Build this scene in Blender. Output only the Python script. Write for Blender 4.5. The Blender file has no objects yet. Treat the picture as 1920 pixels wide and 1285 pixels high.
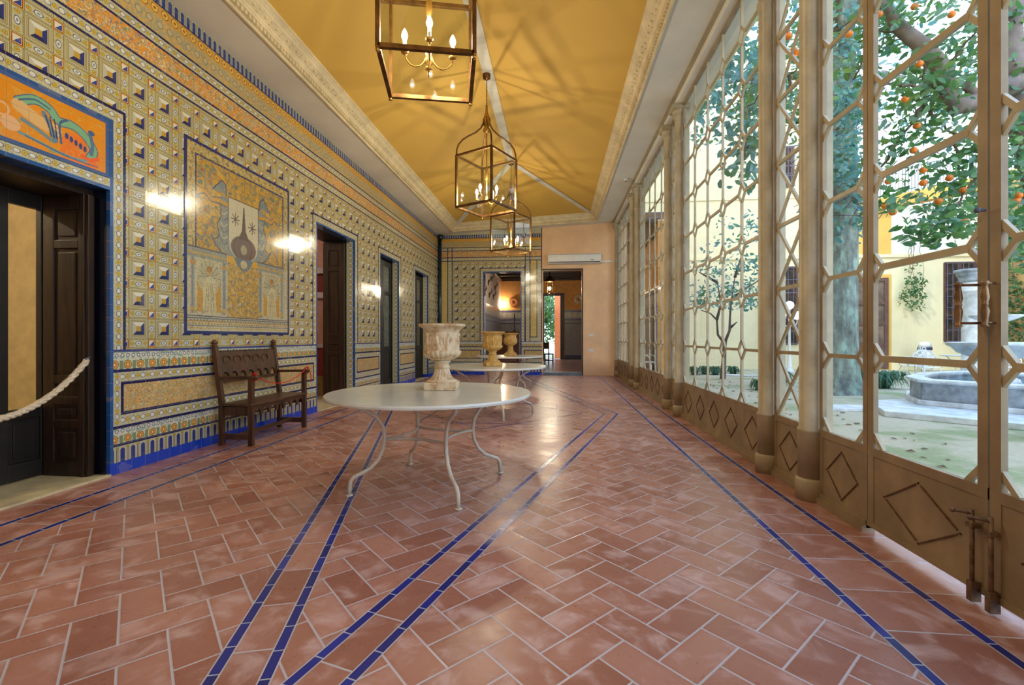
import bpy, bmesh, math, random
import numpy as np
from mathutils import Vector, Matrix
random.seed(7)
sc = bpy.context.scene
COL = sc.collection
PI = math.pi

# ------------------------------------------------------------------ camera
F_PX, CAM_H, YAW, HORIZON = 860.0, 1.19, math.atan(83 / 860), 633.5
cd_ = bpy.data.cameras.new('camera')
cd_.sensor_width = 36.0
cd_.lens = F_PX / 1920 * 36
cd_.shift_y = -(1285 / 2 - HORIZON) / 1920
cd_.clip_start = 0.05
cd_.clip_end = 300
cam = bpy.data.objects.new('camera', cd_)
cam.location = (0, 0, CAM_H)
cam.rotation_euler = (PI / 2, 0, YAW)
COL.objects.link(cam)
sc.camera = cam
SN, CS = math.sin(YAW), math.cos(YAW)


def P(u, v, d):
    """a measured point of the place: photo column, row and depth -> metres"""
    l = (u - 960) * d / F_PX
    return Vector((l * CS - d * SN, l * SN + d * CS, CAM_H + (HORIZON - v) * d / F_PX))


# ------------------------------------------------------------------ light, exposure
sc.view_settings.view_transform = 'Standard'
sc.view_settings.look = 'None'
sc.view_settings.gamma = 1.0
sc.view_settings.use_curve_mapping = False
sc.view_settings.exposure = -0.12
sc.cycles.use_denoising = True
sc.cycles.denoiser = 'OPENIMAGEDENOISE'
sc.cycles.sample_clamp_indirect = 6.0
sc.cycles.max_bounces = 8
sc.cycles.diffuse_bounces = 4
sc.cycles.glossy_bounces = 3
sc.cycles.transparent_max_bounces = 16
sc.cycles.caustics_reflective = False
sc.cycles.caustics_refractive = False

SKY_STRENGTH = 4.0
BULB_WATTS = 36.0
w = bpy.data.worlds.new('sky')
sc.world = w
w.use_nodes = True
wn = w.node_tree
wn.nodes.clear()
_o = wn.nodes.new('ShaderNodeOutputWorld')
_b = wn.nodes.new('ShaderNodeBackground')
_r = wn.nodes.new('ShaderNodeValToRGB')
_g = wn.nodes.new('ShaderNodeTexCoord')
_s = wn.nodes.new('ShaderNodeSeparateXYZ')
_r.color_ramp.elements[0].position = 0.0
_r.color_ramp.elements[0].color = (0.86, 0.93, 1.0, 1)
_r.color_ramp.elements[1].position = 0.8
_r.color_ramp.elements[1].color = (0.40, 0.63, 1.0, 1)
wn.links.new(_g.outputs['Generated'], _s.inputs[0])
wn.links.new(_s.outputs['Z'], _r.inputs[0])
wn.links.new(_r.outputs[0], _b.inputs[0])
_b.inputs[1].default_value = SKY_STRENGTH
wn.links.new(_b.outputs[0], _o.inputs[0])
sd = bpy.data.lights.new('sun', 'SUN')
sd.energy = 2.2
sd.angle = math.radians(3)
sd.color = (1.0, 0.93, 0.8)
sun = bpy.data.objects.new('sun', sd)
sun.rotation_euler = Vector((-0.62, -0.42, 0.66)).to_track_quat('Z', 'Y').to_euler()
COL.objects.link(sun)


# ------------------------------------------------------------------ colours and node maths
def lin(c):
    return tuple((x / 255 / 12.92) if x / 255 <= 0.04045 else ((x / 255 + 0.055) / 1.055) ** 2.4 for x in c)


def rgba(c):
    return (*lin(c), 1.0)


NT = None


class E:
    def __init__(s, v):
        s.v = v

    @staticmethod
    def of(x):
        return x if isinstance(x, E) else E(float(x))

    def op(s, name, *o):
        n = NT.nodes.new('ShaderNodeMath')
        n.operation = name
        for i, x in enumerate((s,) + o):
            x = E.of(x)
            if isinstance(x.v, float):
                n.inputs[i].default_value = x.v
            else:
                NT.links.new(x.v, n.inputs[i])
        return E(n.outputs[0])

    def __add__(s, o): return s.op('ADD', o)
    __radd__ = __add__
    def __sub__(s, o): return s.op('SUBTRACT', o)
    def __rsub__(s, o): return E.of(o).op('SUBTRACT', s)
    def __mul__(s, o): return s.op('MULTIPLY', o)
    __rmul__ = __mul__
    def __truediv__(s, o): return s.op('DIVIDE', o)
    def __lt__(s, o): return s.op('LESS_THAN', o)
    def __gt__(s, o): return s.op('GREATER_THAN', o)
    def abs(s): return s.op('ABSOLUTE')
    def fract(s): return s.op('FRACT')
    def floor(s): return s.op('FLOOR')
    def sin(s): return s.op('SINE')
    def mn(s, o): return s.op('MINIMUM', o)
    def mx(s, o): return s.op('MAXIMUM', o)
    def mod(s, o): return s.op('FLOORED_MODULO', o)
    def eq(s, o): return s.op('COMPARE', o, 0.1)
    def inv(s): return 1.0 - s


def band(x, a, b):
    return (x > a) * (x < b)


def link(sock, x):
    if isinstance(x, E):
        x = x.v
    if isinstance(x, float) or isinstance(x, int):
        sock.default_value = x
    elif isinstance(x, tuple):
        sock.default_value = rgba(x)
    else:
        NT.links.new(x, sock)


def mixc(f, a, b):
    """a where f = 0, b where f = 1; colours as 0-255 tuples or sockets"""
    n = NT.nodes.new('ShaderNodeMix')
    n.data_type = 'RGBA'
    link(n.inputs[0], f)
    link(n.inputs[6], a)
    link(n.inputs[7], b)
    return n.outputs[2]


def xyz():
    t = NT.nodes.new('ShaderNodeTexCoord')
    s = NT.nodes.new('ShaderNodeSeparateXYZ')
    NT.links.new(t.outputs['Object'], s.inputs[0])
    return E(s.outputs[0]), E(s.outputs[1]), E(s.outputs[2])


def uvs():
    t = NT.nodes.new('ShaderNodeTexCoord')
    s = NT.nodes.new('ShaderNodeSeparateXYZ')
    NT.links.new(t.outputs['UV'], s.inputs[0])
    return E(s.outputs[0]), E(s.outputs[1])


def vec(x, y, z=0.0):
    n = NT.nodes.new('ShaderNodeCombineXYZ')
    for i, q in enumerate((x, y, z)):
        link(n.inputs[i], q)
    return n.outputs[0]


def noise(v, scale, detail=2.0, rough=0.5, dist=0.0):
    n = NT.nodes.new('ShaderNodeTexNoise')
    if v is not None:
        NT.links.new(v, n.inputs['Vector'])
    n.inputs['Scale'].default_value = scale
    n.inputs['Detail'].default_value = detail
    n.inputs['Roughness'].default_value = rough
    n.inputs['Distortion'].default_value = dist
    return E(n.outputs[0])


def white(v):
    n = NT.nodes.new('ShaderNodeTexWhiteNoise')
    NT.links.new(v, n.inputs['Vector'])
    return E(n.outputs[0])


def objvec():
    return NT.nodes.new('ShaderNodeTexCoord').outputs['Object']


def ramp(x, stops):
    n = NT.nodes.new('ShaderNodeValToRGB')
    link(n.inputs[0], x)
    el = n.color_ramp.elements
    while len(el) < len(stops):
        el.new(0.5)
    for e, (p, c) in zip(el, stops):
        e.position = p
        e.color = rgba(c)
    return n.outputs[0]


def smooth(x, a, b):
    n = NT.nodes.new('ShaderNodeMapRange')
    n.interpolation_type = 'SMOOTHSTEP'
    link(n.inputs[0], x)
    n.inputs[1].default_value = a
    n.inputs[2].default_value = b
    return E(n.outputs[0])


def begin(name):
    global NT
    m = bpy.data.materials.new(name)
    m.use_nodes = True
    NT = m.node_tree
    NT.nodes.clear()
    return m


def finish(color, rough=0.5, metal=0.0, bump=None, bstr=0.3, bdist=0.01, spec=0.5, coat=0.0, emis=None, estr=0.0):
    o = NT.nodes.new('ShaderNodeOutputMaterial')
    b = NT.nodes.new('ShaderNodeBsdfPrincipled')
    link(b.inputs['Base Color'], color)
    link(b.inputs['Roughness'], rough)
    b.inputs['Metallic'].default_value = metal
    b.inputs['Specular IOR Level'].default_value = spec
    b.inputs['Coat Weight'].default_value = coat
    b.inputs['Coat Roughness'].default_value = 0.08
    if bump is not None:
        n = NT.nodes.new('ShaderNodeBump')
        n.inputs['Strength'].default_value = bstr
        n.inputs['Distance'].default_value = bdist
        link(n.inputs['Height'], bump)
        NT.links.new(n.outputs[0], b.inputs['Normal'])
    if emis is not None:
        link(b.inputs['Emission Color'], emis)
        b.inputs['Emission Strength'].default_value = estr
    NT.links.new(b.outputs[0], o.inputs[0])


def plain(name, c, rough=0.5, metal=0.0, var=0.12, scale=6.0, bump=0.0, bscale=40.0, spec=0.5, coat=0.0, c2=None):
    m = begin(name)
    n = noise(objvec(), scale, 4.0, 0.6)
    dark = c2 if c2 else tuple(x * (1 - var * 1.6) for x in c)
    lite = tuple(min(255, x * (1 + var * 0.5)) for x in c)
    col = ramp(n, [(0.3, dark), (0.7, lite)])
    finish(col, rough, metal, noise(objvec(), bscale, 3.0) if bump else None, bump, 0.01, spec, coat)
    return m


def wood(name, c, c2, rough=0.45, axis=2, scale=1.0):
    m = begin(name)
    x, y, z = xyz()
    q = [x * 14.0, y * 14.0, z * 14.0]
    q[axis] = q[axis] * 0.07
    n = noise(vec(*q), 1.6 * scale, 5.0, 0.6, 1.2)
    finish(ramp(n, [(0.32, c2), (0.68, c)]), rough, 0.0, n, 0.25, 0.004)
    return m


def emitter(name, c, s):
    m = begin(name)
    o = NT.nodes.new('ShaderNodeOutputMaterial')
    e = NT.nodes.new('ShaderNodeEmission')
    e.inputs[0].default_value = (*c, 1)
    e.inputs[1].default_value = s
    NT.links.new(e.outputs[0], o.inputs[0])
    return m


def clear_glass(name, tint=(0.96, 0.98, 0.97), refl=1.0, rough=0.0):
    m = begin(name)
    o = NT.nodes.new('ShaderNodeOutputMaterial')
    t = NT.nodes.new('ShaderNodeBsdfTransparent')
    t.inputs[0].default_value = (*tint, 1)
    g = NT.nodes.new('ShaderNodeBsdfGlossy')
    g.inputs['Roughness'].default_value = rough
    f = NT.nodes.new('ShaderNodeLayerWeight')
    f.inputs[0].default_value = 0.5
    fc = E(f.outputs['Facing'])
    mx = NT.nodes.new('ShaderNodeMixShader')
    k = ((fc.op('POWER', 5.0) * 0.92 + 0.045) * refl).mn(1.0)
    link(mx.inputs[0], k)
    NT.links.new(t.outputs[0], mx.inputs[1])
    NT.links.new(g.outputs[0], mx.inputs[2])
    NT.links.new(mx.outputs[0], o.inputs[0])
    return m


# ------------------------------------------------------------------ mesh collector
class MB:
    def __init__(s):
        s.v, s.f, s.mi, s.sm, s.uv = [], [], [], [], {}
        s.M = None

    def add(s, verts, faces, mi=0, smooth=False, uv=None):
        b = len(s.v)
        for p in verts:
            p = Vector(p)
            s.v.append(s.M @ p if s.M is not None else p)
        for k, f in enumerate(faces):
            if uv is not None:
                s.uv[len(s.f)] = uv[k]
            s.f.append(tuple(b + i for i in f))
            s.mi.append(mi)
            s.sm.append(smooth and len(f) < 12)
        return s

    def box(s, lo, hi, mi=0):
        x0, y0, z0 = lo
        x1, y1, z1 = hi
        v = [(x0, y0, z0), (x1, y0, z0), (x1, y1, z0), (x0, y1, z0), (x0, y0, z1), (x1, y0, z1), (x1, y1, z1), (x0, y1, z1)]
        return s.add(v, [(0, 3, 2, 1), (4, 5, 6, 7), (0, 1, 5, 4), (1, 2, 6, 5), (2, 3, 7, 6), (3, 0, 4, 7)], mi)

    def bar(s, p, q, w, d, up=(1, 0, 0), mi=0, ext=0.0):
        """box along p-q; d thick along up, w across"""
        p, q = Vector(p), Vector(q)
        t = (q - p).normalized()
        p, q = p - t * ext, q + t * ext
        u = Vector(up)
        u = (u - t * u.dot(t)).normalized()
        a = t.cross(u)
        v = []
        for c in (p, q):
            for i, j in ((-1, -1), (1, -1), (1, 1), (-1, 1)):
                v.append(c + a * (w / 2 * i) + u * (d / 2 * j))
        return s.add(v, [(0, 3, 2, 1), (4, 5, 6, 7), (0, 1, 5, 4), (1, 2, 6, 5), (2, 3, 7, 6), (3, 0, 4, 7)], mi)

    def tube(s, pts, r, n=8, mi=0, caps=True, smooth=True, twist=0.0):
        pts = [Vector(p) for p in pts]
        rs = r if isinstance(r, (list, tuple)) else [r] * len(pts)
        t0 = (pts[1] - pts[0]).normalized()
        a = Vector((0, 0, 1)) if abs(t0.z) < 0.9 else Vector((1, 0, 0))
        a = (a - t0 * a.dot(t0)).normalized()
        v, f = [], []
        for i, p in enumerate(pts):
            t = (pts[min(i + 1, len(pts) - 1)] - pts[max(i - 1, 0)]).normalized()
            a = (a - t * a.dot(t)).normalized()
            b = t.cross(a)
            for k in range(n):
                g = 2 * PI * k / n + twist * i
                v.append(p + (a * math.cos(g) + b * math.sin(g)) * rs[i])
        for i in range(len(pts) - 1):
            for k in range(n):
                f.append((i * n + k, i * n + (k + 1) % n, (i + 1) * n + (k + 1) % n, (i + 1) * n + k))
        s.add(v, f, mi, smooth)
        if caps:
            b0 = len(s.v) - len(v)
            s.f.append(tuple(b0 + k for k in reversed(range(n)))); s.mi.append(mi); s.sm.append(False)
            e = b0 + (len(pts) - 1) * n
            s.f.append(tuple(e + k for k in range(n))); s.mi.append(mi); s.sm.append(False)
        return s

    def lathe(s, prof, c=(0, 0, 0), n=24, mi=0, rf=None, smooth=True, a0=0.0):
        """prof = [(r, z)...] bottom to top; rf(theta, z) scales the radius"""
        v, f = [], []
        for r, z in prof:
            for k in range(n):
                g = a0 + 2 * PI * k / n
                q = r * (rf(g, z) if rf else 1.0)
                v.append((c[0] + q * math.cos(g), c[1] + q * math.sin(g), c[2] + z))
        for i in range(len(prof) - 1):
            for k in range(n):
                f.append((i * n + k, i * n + (k + 1) % n, (i + 1) * n + (k + 1) % n, (i + 1) * n + k))
        f.append(tuple(reversed(range(n))))
        f.append(tuple((len(prof) - 1) * n + k for k in range(n)))
        return s.add(v, f, mi, smooth)

    def prism(s, poly, z0, z1, mi=0):
        n = len(poly)
        v = [(x, y, z0) for x, y in poly] + [(x, y, z1) for x, y in poly]
        f = [tuple(reversed(range(n))), tuple(range(n, 2 * n))]
        f += [(i, (i + 1) % n, n + (i + 1) % n, n + i) for i in range(n)]
        return s.add(v, f, mi)

    def ext(s, poly, axis, a, b, mi=0):
        """prism of a 2D outline along axis 0 or 1; outline coords are the other two axes"""
        n = len(poly)
        mk = (lambda t, p: (t, p[0], p[1])) if axis == 0 else (lambda t, p: (p[0], t, p[1]))
        v = [mk(a, p) for p in poly] + [mk(b, p) for p in poly]
        f = [tuple(range(n)), tuple(reversed(range(n, 2 * n)))]
        f += [(i, n + i, n + (i + 1) % n, (i + 1) % n) for i in range(n)]
        return s.add(v, f, mi)

    def ball(s, c, r, n=10, mi=0, sz=1.0):
        m = max(4, n // 2)
        pr = [(r * math.sin(PI * i / m) if 0 < i < m else r * 0.02, -r * sz * math.cos(PI * i / m)) for i in range(m + 1)]
        return s.lathe(pr, c, n, mi)

    def build(s, name, mats, parent=None, bevel=0.0, fix=True):
        me = bpy.data.meshes.new(name)
        me.from_pydata([tuple(p) for p in s.v], [], s.f)
        if not isinstance(mats, (list, tuple)):
            mats = [mats]
        for m in mats:
            me.materials.append(m)
        me.polygons.foreach_set('material_index', s.mi)
        me.polygons.foreach_set('use_smooth', s.sm)
        if s.uv:
            L = me.uv_layers.new(name='UVMap')
            for fi, c in s.uv.items():
                for li, q in zip(me.polygons[fi].loop_indices, c):
                    L.data[li].uv = q
        me.update()
        if fix:
            bm = bmesh.new()
            bm.from_mesh(me)
            bmesh.ops.recalc_face_normals(bm, faces=bm.faces)
            bm.to_mesh(me)
            bm.free()
        o = bpy.data.objects.new(name, me)
        COL.objects.link(o)
        if parent is not None:
            o.parent = parent
        if bevel:
            b = o.modifiers.new('bevel', 'BEVEL')
            b.width = bevel
            b.segments = 2
            b.limit_method = 'ANGLE'
        return o


def thing(name, label, cat, loc=(0, 0, 0), rz=0.0, group=None):
    o = bpy.data.objects.new(name, None)
    COL.objects.link(o)
    o.location = loc
    o.rotation_euler = (0, 0, rz)
    return tag(o, label, cat, group)


def tag(o, label, cat, group=None, kind=None):
    o['label'] = label
    o['category'] = cat
    if group:
        o['group'] = group
    if kind:
        o['kind'] = kind
    return o


def struct(o, label=None):
    o['kind'] = 'structure'
    if label:
        o['label'] = label
    return o


def sroot(name, loc=(0, 0, 0)):
    o = bpy.data.objects.new(name, None)
    COL.objects.link(o)
    o.location = loc
    return struct(o)


def dup(root, loc, rz, label, group=None):
    r = root.copy()
    COL.objects.link(r)
    r.location = loc
    r.rotation_euler = (0, 0, rz)
    r['label'] = label
    if group:
        r['group'] = group
    for ch in list(root.children):
        c = ch.copy()
        COL.objects.link(c)
        c.parent = r
        for g in ch.children:
            d = g.copy()
            COL.objects.link(d)
            d.parent = c
    return r


# ------------------------------------------------------------------ plain materials
M = {}
M['plaster'] = plain('grey plaster soffit', (226, 222, 212), 0.8, var=0.03, scale=1.5)
M['vault'] = plain('ochre painted ceiling', (214, 172, 80), 0.75, var=0.015, scale=1.2)
M['mould'] = plain('cream cornice', (226, 210, 172), 0.7, var=0.06, scale=5)
M['ridge'] = plain('pale ridge band', (216, 212, 198), 0.8, var=0.05, scale=3)
M['peach'] = plain('peach plaster', (240, 200, 158), 0.75, var=0.05, scale=1.4, bump=0.05)
M['iron'] = plain('cream painted iron', (180, 168, 140), 0.42, var=0.07, scale=5, bump=0.06)
M['iron_b'] = plain('ochre painted iron', (156, 138, 110), 0.45, var=0.1, scale=4, bump=0.06)
M['iron_w'] = plain('white painted iron', (214, 206, 190), 0.35, var=0.06, scale=8)
M['rust'] = plain('rusted iron line', (112, 82, 58), 0.7, var=0.3, scale=30)
M['brass'] = plain('aged bronze lantern', (118, 84, 44), 0.35, 0.75, var=0.25, scale=9)
M['brass_l'] = plain('polished brass', (190, 146, 70), 0.28, 0.85, var=0.12, scale=9)
M['darkwood'] = wood('dark walnut', (58, 38, 26), (24, 14, 9))
M['benchwood'] = wood('carved brown oak', (92, 58, 36), (44, 26, 16), 0.4)
M['blackwood'] = plain('black painted wood', (34, 32, 30), 0.45, var=0.2)
M['stone'] = plain('marble threshold', (206, 196, 160), 0.4, var=0.1, scale=7)
M['marble'] = plain('veined courtyard marble', (226, 230, 234), 0.5, var=0.12, scale=5, bump=0.1)
M['greymarble'] = plain('grey weathered marble', (160, 170, 180), 0.55, var=0.22, scale=5, bump=0.15)
M['white'] = plain('white enamel', (236, 236, 232), 0.35, var=0.03)
M['white_pl'] = plain('white plastic', (228, 228, 224), 0.4, var=0.02)
M['blue'] = plain('cobalt glazed edge tile', (26, 84, 168), 0.16, var=0.22, scale=14, coat=0.3)
M['navy'] = plain('dark navy glazed tile', (20, 34, 96), 0.16, var=0.3, scale=14, coat=0.3)
M['rope'] = plain('white cotton rope', (222, 210, 184), 0.85, var=0.1, scale=60)
M['red'] = plain('red cord', (206, 26, 28), 0.7, var=0.1)
M['bark'] = plain('grey green bark', (132, 130, 116), 0.85, var=0.35, scale=7, bump=0.6, bscale=16)
M['bark_p'] = plain('smooth grey brown bark', (134, 122, 118), 0.8, var=0.2, scale=4, bump=0.3, bscale=14)
M['twig'] = plain('thin dark twig', (104, 92, 84), 0.85, var=0.2)
M['orange'] = plain('orange peel', (240, 128, 32), 0.45, var=0.08)
M['cream_w'] = plain('cream house wall', (240, 227, 184), 0.85, var=0.035, scale=0.7)
M['ochre_w'] = plain('ochre trim and shaded wall', (234, 184, 92), 0.85, var=0.05, scale=0.7)  # trim colour, also the painted-in shade of the upper wall
M['sunlit_w'] = plain('sunlit house wall', (238, 234, 218), 0.85, var=0.04, scale=0.8)  # sunlight put into the colour of the upper wall
M['tan_w'] = plain('tan garden wall', (206, 168, 112), 0.85, var=0.12, scale=0.8)
M['brownpaint'] = plain('brown painted joinery', (104, 76, 68), 0.5, var=0.1)
M['steel'] = plain('blue grey iron grille', (98, 106, 130), 0.45, var=0.1)
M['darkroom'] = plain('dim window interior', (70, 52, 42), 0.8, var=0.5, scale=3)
M['leaf_c'] = None
M['glass'] = clear_glass('screen glass', (0.97, 0.99, 0.99), 0.75)
M['lglass'] = clear_glass('lantern glass', (0.95, 0.97, 0.93), 1.6)
M['globe'] = emitter('lit globe', (1.0, 0.97, 0.92), 1.6)
M['spot'] = emitter('small lamp', (1.0, 0.72, 0.4), 260.0)


def leafmat(name, cols, rough=0.35):
    m = begin(name)
    g = NT.nodes.new('ShaderNodeNewGeometry')
    r = E(g.outputs['Random Per Island'])
    c = ramp(r, [(i / (len(cols) - 1), q) for i, q in enumerate(cols)])
    o = NT.nodes.new('ShaderNodeOutputMaterial')
    b = NT.nodes.new('ShaderNodeBsdfPrincipled')
    b.inputs['Roughness'].default_value = rough
    link(b.inputs['Base Color'], c)
    t = NT.nodes.new('ShaderNodeBsdfTranslucent')
    link(t.inputs[0], c)
    mx = NT.nodes.new('ShaderNodeMixShader')
    mx.inputs[0].default_value = 0.5
    NT.links.new(b.outputs[0], mx.inputs[1])
    NT.links.new(t.outputs[0], mx.inputs[2])
    NT.links.new(mx.outputs[0], o.inputs[0])
    return m


M['leaf'] = leafmat('orange tree leaves', [(64, 116, 66), (96, 150, 78), (78, 134, 106), (132, 172, 92), (130, 170, 170)])
M['leaf_t'] = leafmat('blue green leaves', [(66, 128, 126), (116, 172, 180), (84, 144, 96), (150, 196, 204)])
M['leaf_i'] = leafmat('climbing plant leaves', [(72, 116, 72), (108, 150, 88), (84, 132, 108)])
M['grassleaf'] = leafmat('strap leaves', [(52, 104, 68), (74, 128, 96), (96, 140, 122)])
M['dry'] = leafmat('dry fallen leaves', [(96, 78, 66), (140, 116, 96), (120, 70, 44)])

# ------------------------------------------------------------------ tiled wall material
CREAM, WHITE_, GOLD, ORNG = (188, 186, 154), (214, 216, 204), (214, 164, 44), (226, 146, 44)
COB, NAVY, BROWN, YEL, TEAL = (40, 58, 132), (24, 30, 84), (128, 92, 60), (194, 178, 66), (96, 158, 150)
PER = 0.272


def cyc(x, p, x0=0.0):
    """signed coordinate about the nearest multiple of p"""
    return (((x - x0) / p + 0.5).fract() - 0.5) * p


def coffers(h, z, h0, z0=1.273):
    cx, cz = cyc(h, PER, h0), cyc(z, PER, z0)
    sx, sz = cyc(h, PER, h0 + PER / 2), cyc(z, PER, z0 + PER / 2)
    ax, az, bx, bz = cx.abs(), cz.abs(), sx.abs(), sz.abs()
    m = ax.mx(az)
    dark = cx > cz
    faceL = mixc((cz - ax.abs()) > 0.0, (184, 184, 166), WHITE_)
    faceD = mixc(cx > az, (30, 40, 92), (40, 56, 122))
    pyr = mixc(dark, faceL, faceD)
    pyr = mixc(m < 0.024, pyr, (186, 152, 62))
    # ribs between the pyramids
    rib = CREAM
    n = noise(vec(h, z), 34.0, 2.0)
    rib = mixc(n > 0.54, rib, (176, 170, 112))
    for (a, b, t) in ((bx, az, ax), (bz, ax, az)):
        r = (b * b) / (0.033 ** 2) + (a * a) / (0.021 ** 2)
        inr = a < 0.04
        rib = mixc(inr * (r < 1.0), rib, (70, 84, 130))
        rib = mixc(inr * (r < 0.62), rib, WHITE_)
        rib = mixc(inr * (r < 0.14), rib, (120, 140, 170))
        k = (a * a) + (b - 0.064) * (b - 0.064)
        rib = mixc(inr * (k < 0.0175 ** 2), rib, (110, 92, 48))
        rib = mixc(inr * (k < 0.0145 ** 2), rib, YEL)
        rib = mixc(inr * (k < 0.006 ** 2), rib, (196, 92, 30))
        rib = mixc(band(a, 0.034, 0.0385), rib, (104, 84, 54))
    Mx = bx.mx(bz)
    rib = mixc(Mx < 0.044, rib, (206, 178, 84))
    rib = mixc(band(Mx, 0.043, 0.047), rib, (96, 70, 44))
    rib = mixc(Mx < 0.037, rib, (146, 70, 36))
    rib = mixc(Mx < 0.029, rib, (220, 204, 160))
    rib = mixc(Mx < 0.025, rib, mixc(sx > sz, WHITE_, (48, 66, 146)))
    c = mixc(m < 0.094, rib, (190, 186, 146))
    for q in (0.063, 0.074, 0.088):
        c = mixc(band(m, q, q + 0.004), c, (116, 92, 56))
    c = mixc(m < 0.058, c, pyr)
    return c


def ovals(t, w, hw):
    """running border of ovals and knots; t along, w across from the centre line, hw half width"""
    p = 0.1
    a, b = cyc(t, p).abs(), cyc(t, p, p / 2).abs()
    ww = w.abs()
    c = mixc(noise(vec(t, w), 60.0, 1.0) > 0.55, (190, 190, 166), (176, 168, 122))
    r = (a * a) / (0.026 ** 2) + (ww * ww) / ((hw * 0.5) ** 2)
    c = mixc(r < 1.0, c, (80, 92, 130))
    c = mixc(r < 0.6, c, WHITE_)
    k = (b * b) + ww * ww
    c = mixc(k < 0.019 ** 2, c, (116, 100, 44))
    c = mixc(k < 0.016 ** 2, c, YEL)
    c = mixc(k < 0.006 ** 2, c, (206, 110, 30))
    return c


def grotesque(t, w, base=(218, 150, 60), sc_=1.0):
    v = vec(t, w)
    n1, n2, n3 = noise(v, 9.0 * sc_, 3.0, 0.55, 2.4), noise(v, 15.0 * sc_, 2.0, 0.5, 3.0), noise(v, 26.0 * sc_, 2.0, 0.5, 2.0)
    c = mixc(n1 > 0.5, base, tuple(min(255, x * 0.9 + 22) for x in base))
    c = mixc(band(n1, 0.55, 0.60), c, (112, 150, 134))
    c = mixc(band(n2, 0.56, 0.62), c, (222, 212, 176))
    c = mixc(band(n2, 0.62, 0.645), c, (98, 104, 120))
    c = mixc(n3 > 0.66, c, (92, 140, 84))
    c = mixc(band(n3, 0.345, 0.375), c, (150, 88, 46))
    c = mixc(band(n1, 0.365, 0.40), c, (112, 122, 140))
    return c


def rosettes(t, w, p, z, r0, up):
    """row of round fruits under a chain of small rings; z height above the lower edge"""
    a = cyc(t, p)
    v = vec(t, w)
    c = mixc(noise(v, 30.0, 2.0) > 0.54, (206, 206, 186), (150, 176, 158))
    sw = (z - (0.012 + a.abs() * 0.9)).abs()
    g = cyc(t, p, p / 2).abs()
    c = mixc((g < 0.016) * (z < r0 * 1.9), c, (120, 140, 104))
    k = a * a + (z - r0) * (z - r0)
    c = mixc(k < r0 * r0, c, (120, 92, 60))
    c = mixc(k < (r0 * 0.86) ** 2, c, (204, 158, 76))
    c = mixc(k < (r0 * 0.5) ** 2, c, (180, 96, 52))
    c = mixc(k < (r0 * 0.28) ** 2, c, (236, 206, 120))
    b = cyc(t, p / 2.4)
    q = b * b + (z - up) * (z - up)
    c = mixc(q < 0.017 ** 2, c, (66, 84, 140))
    c = mixc(q < 0.011 ** 2, c, WHITE_)
    return c


def arcade(t, z, hgt, p=0.1):
    a, b = cyc(t, p).abs(), cyc(t, p, p / 2).abs()
    c = CREAM
    c = mixc(band(b, 0.004, 0.009) * (z < hgt * 0.82), c, NAVY)
    c = mixc((b < 0.016) * band(z, hgt * 0.82, hgt * 0.95), c, (150, 150, 74))
    top = (z - hgt * 0.72) * (z > hgt * 0.72)
    c = mixc(((a * a + top * top) < 0.021 ** 2) * (z < hgt * 0.95), c, COB)
    return c


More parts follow.
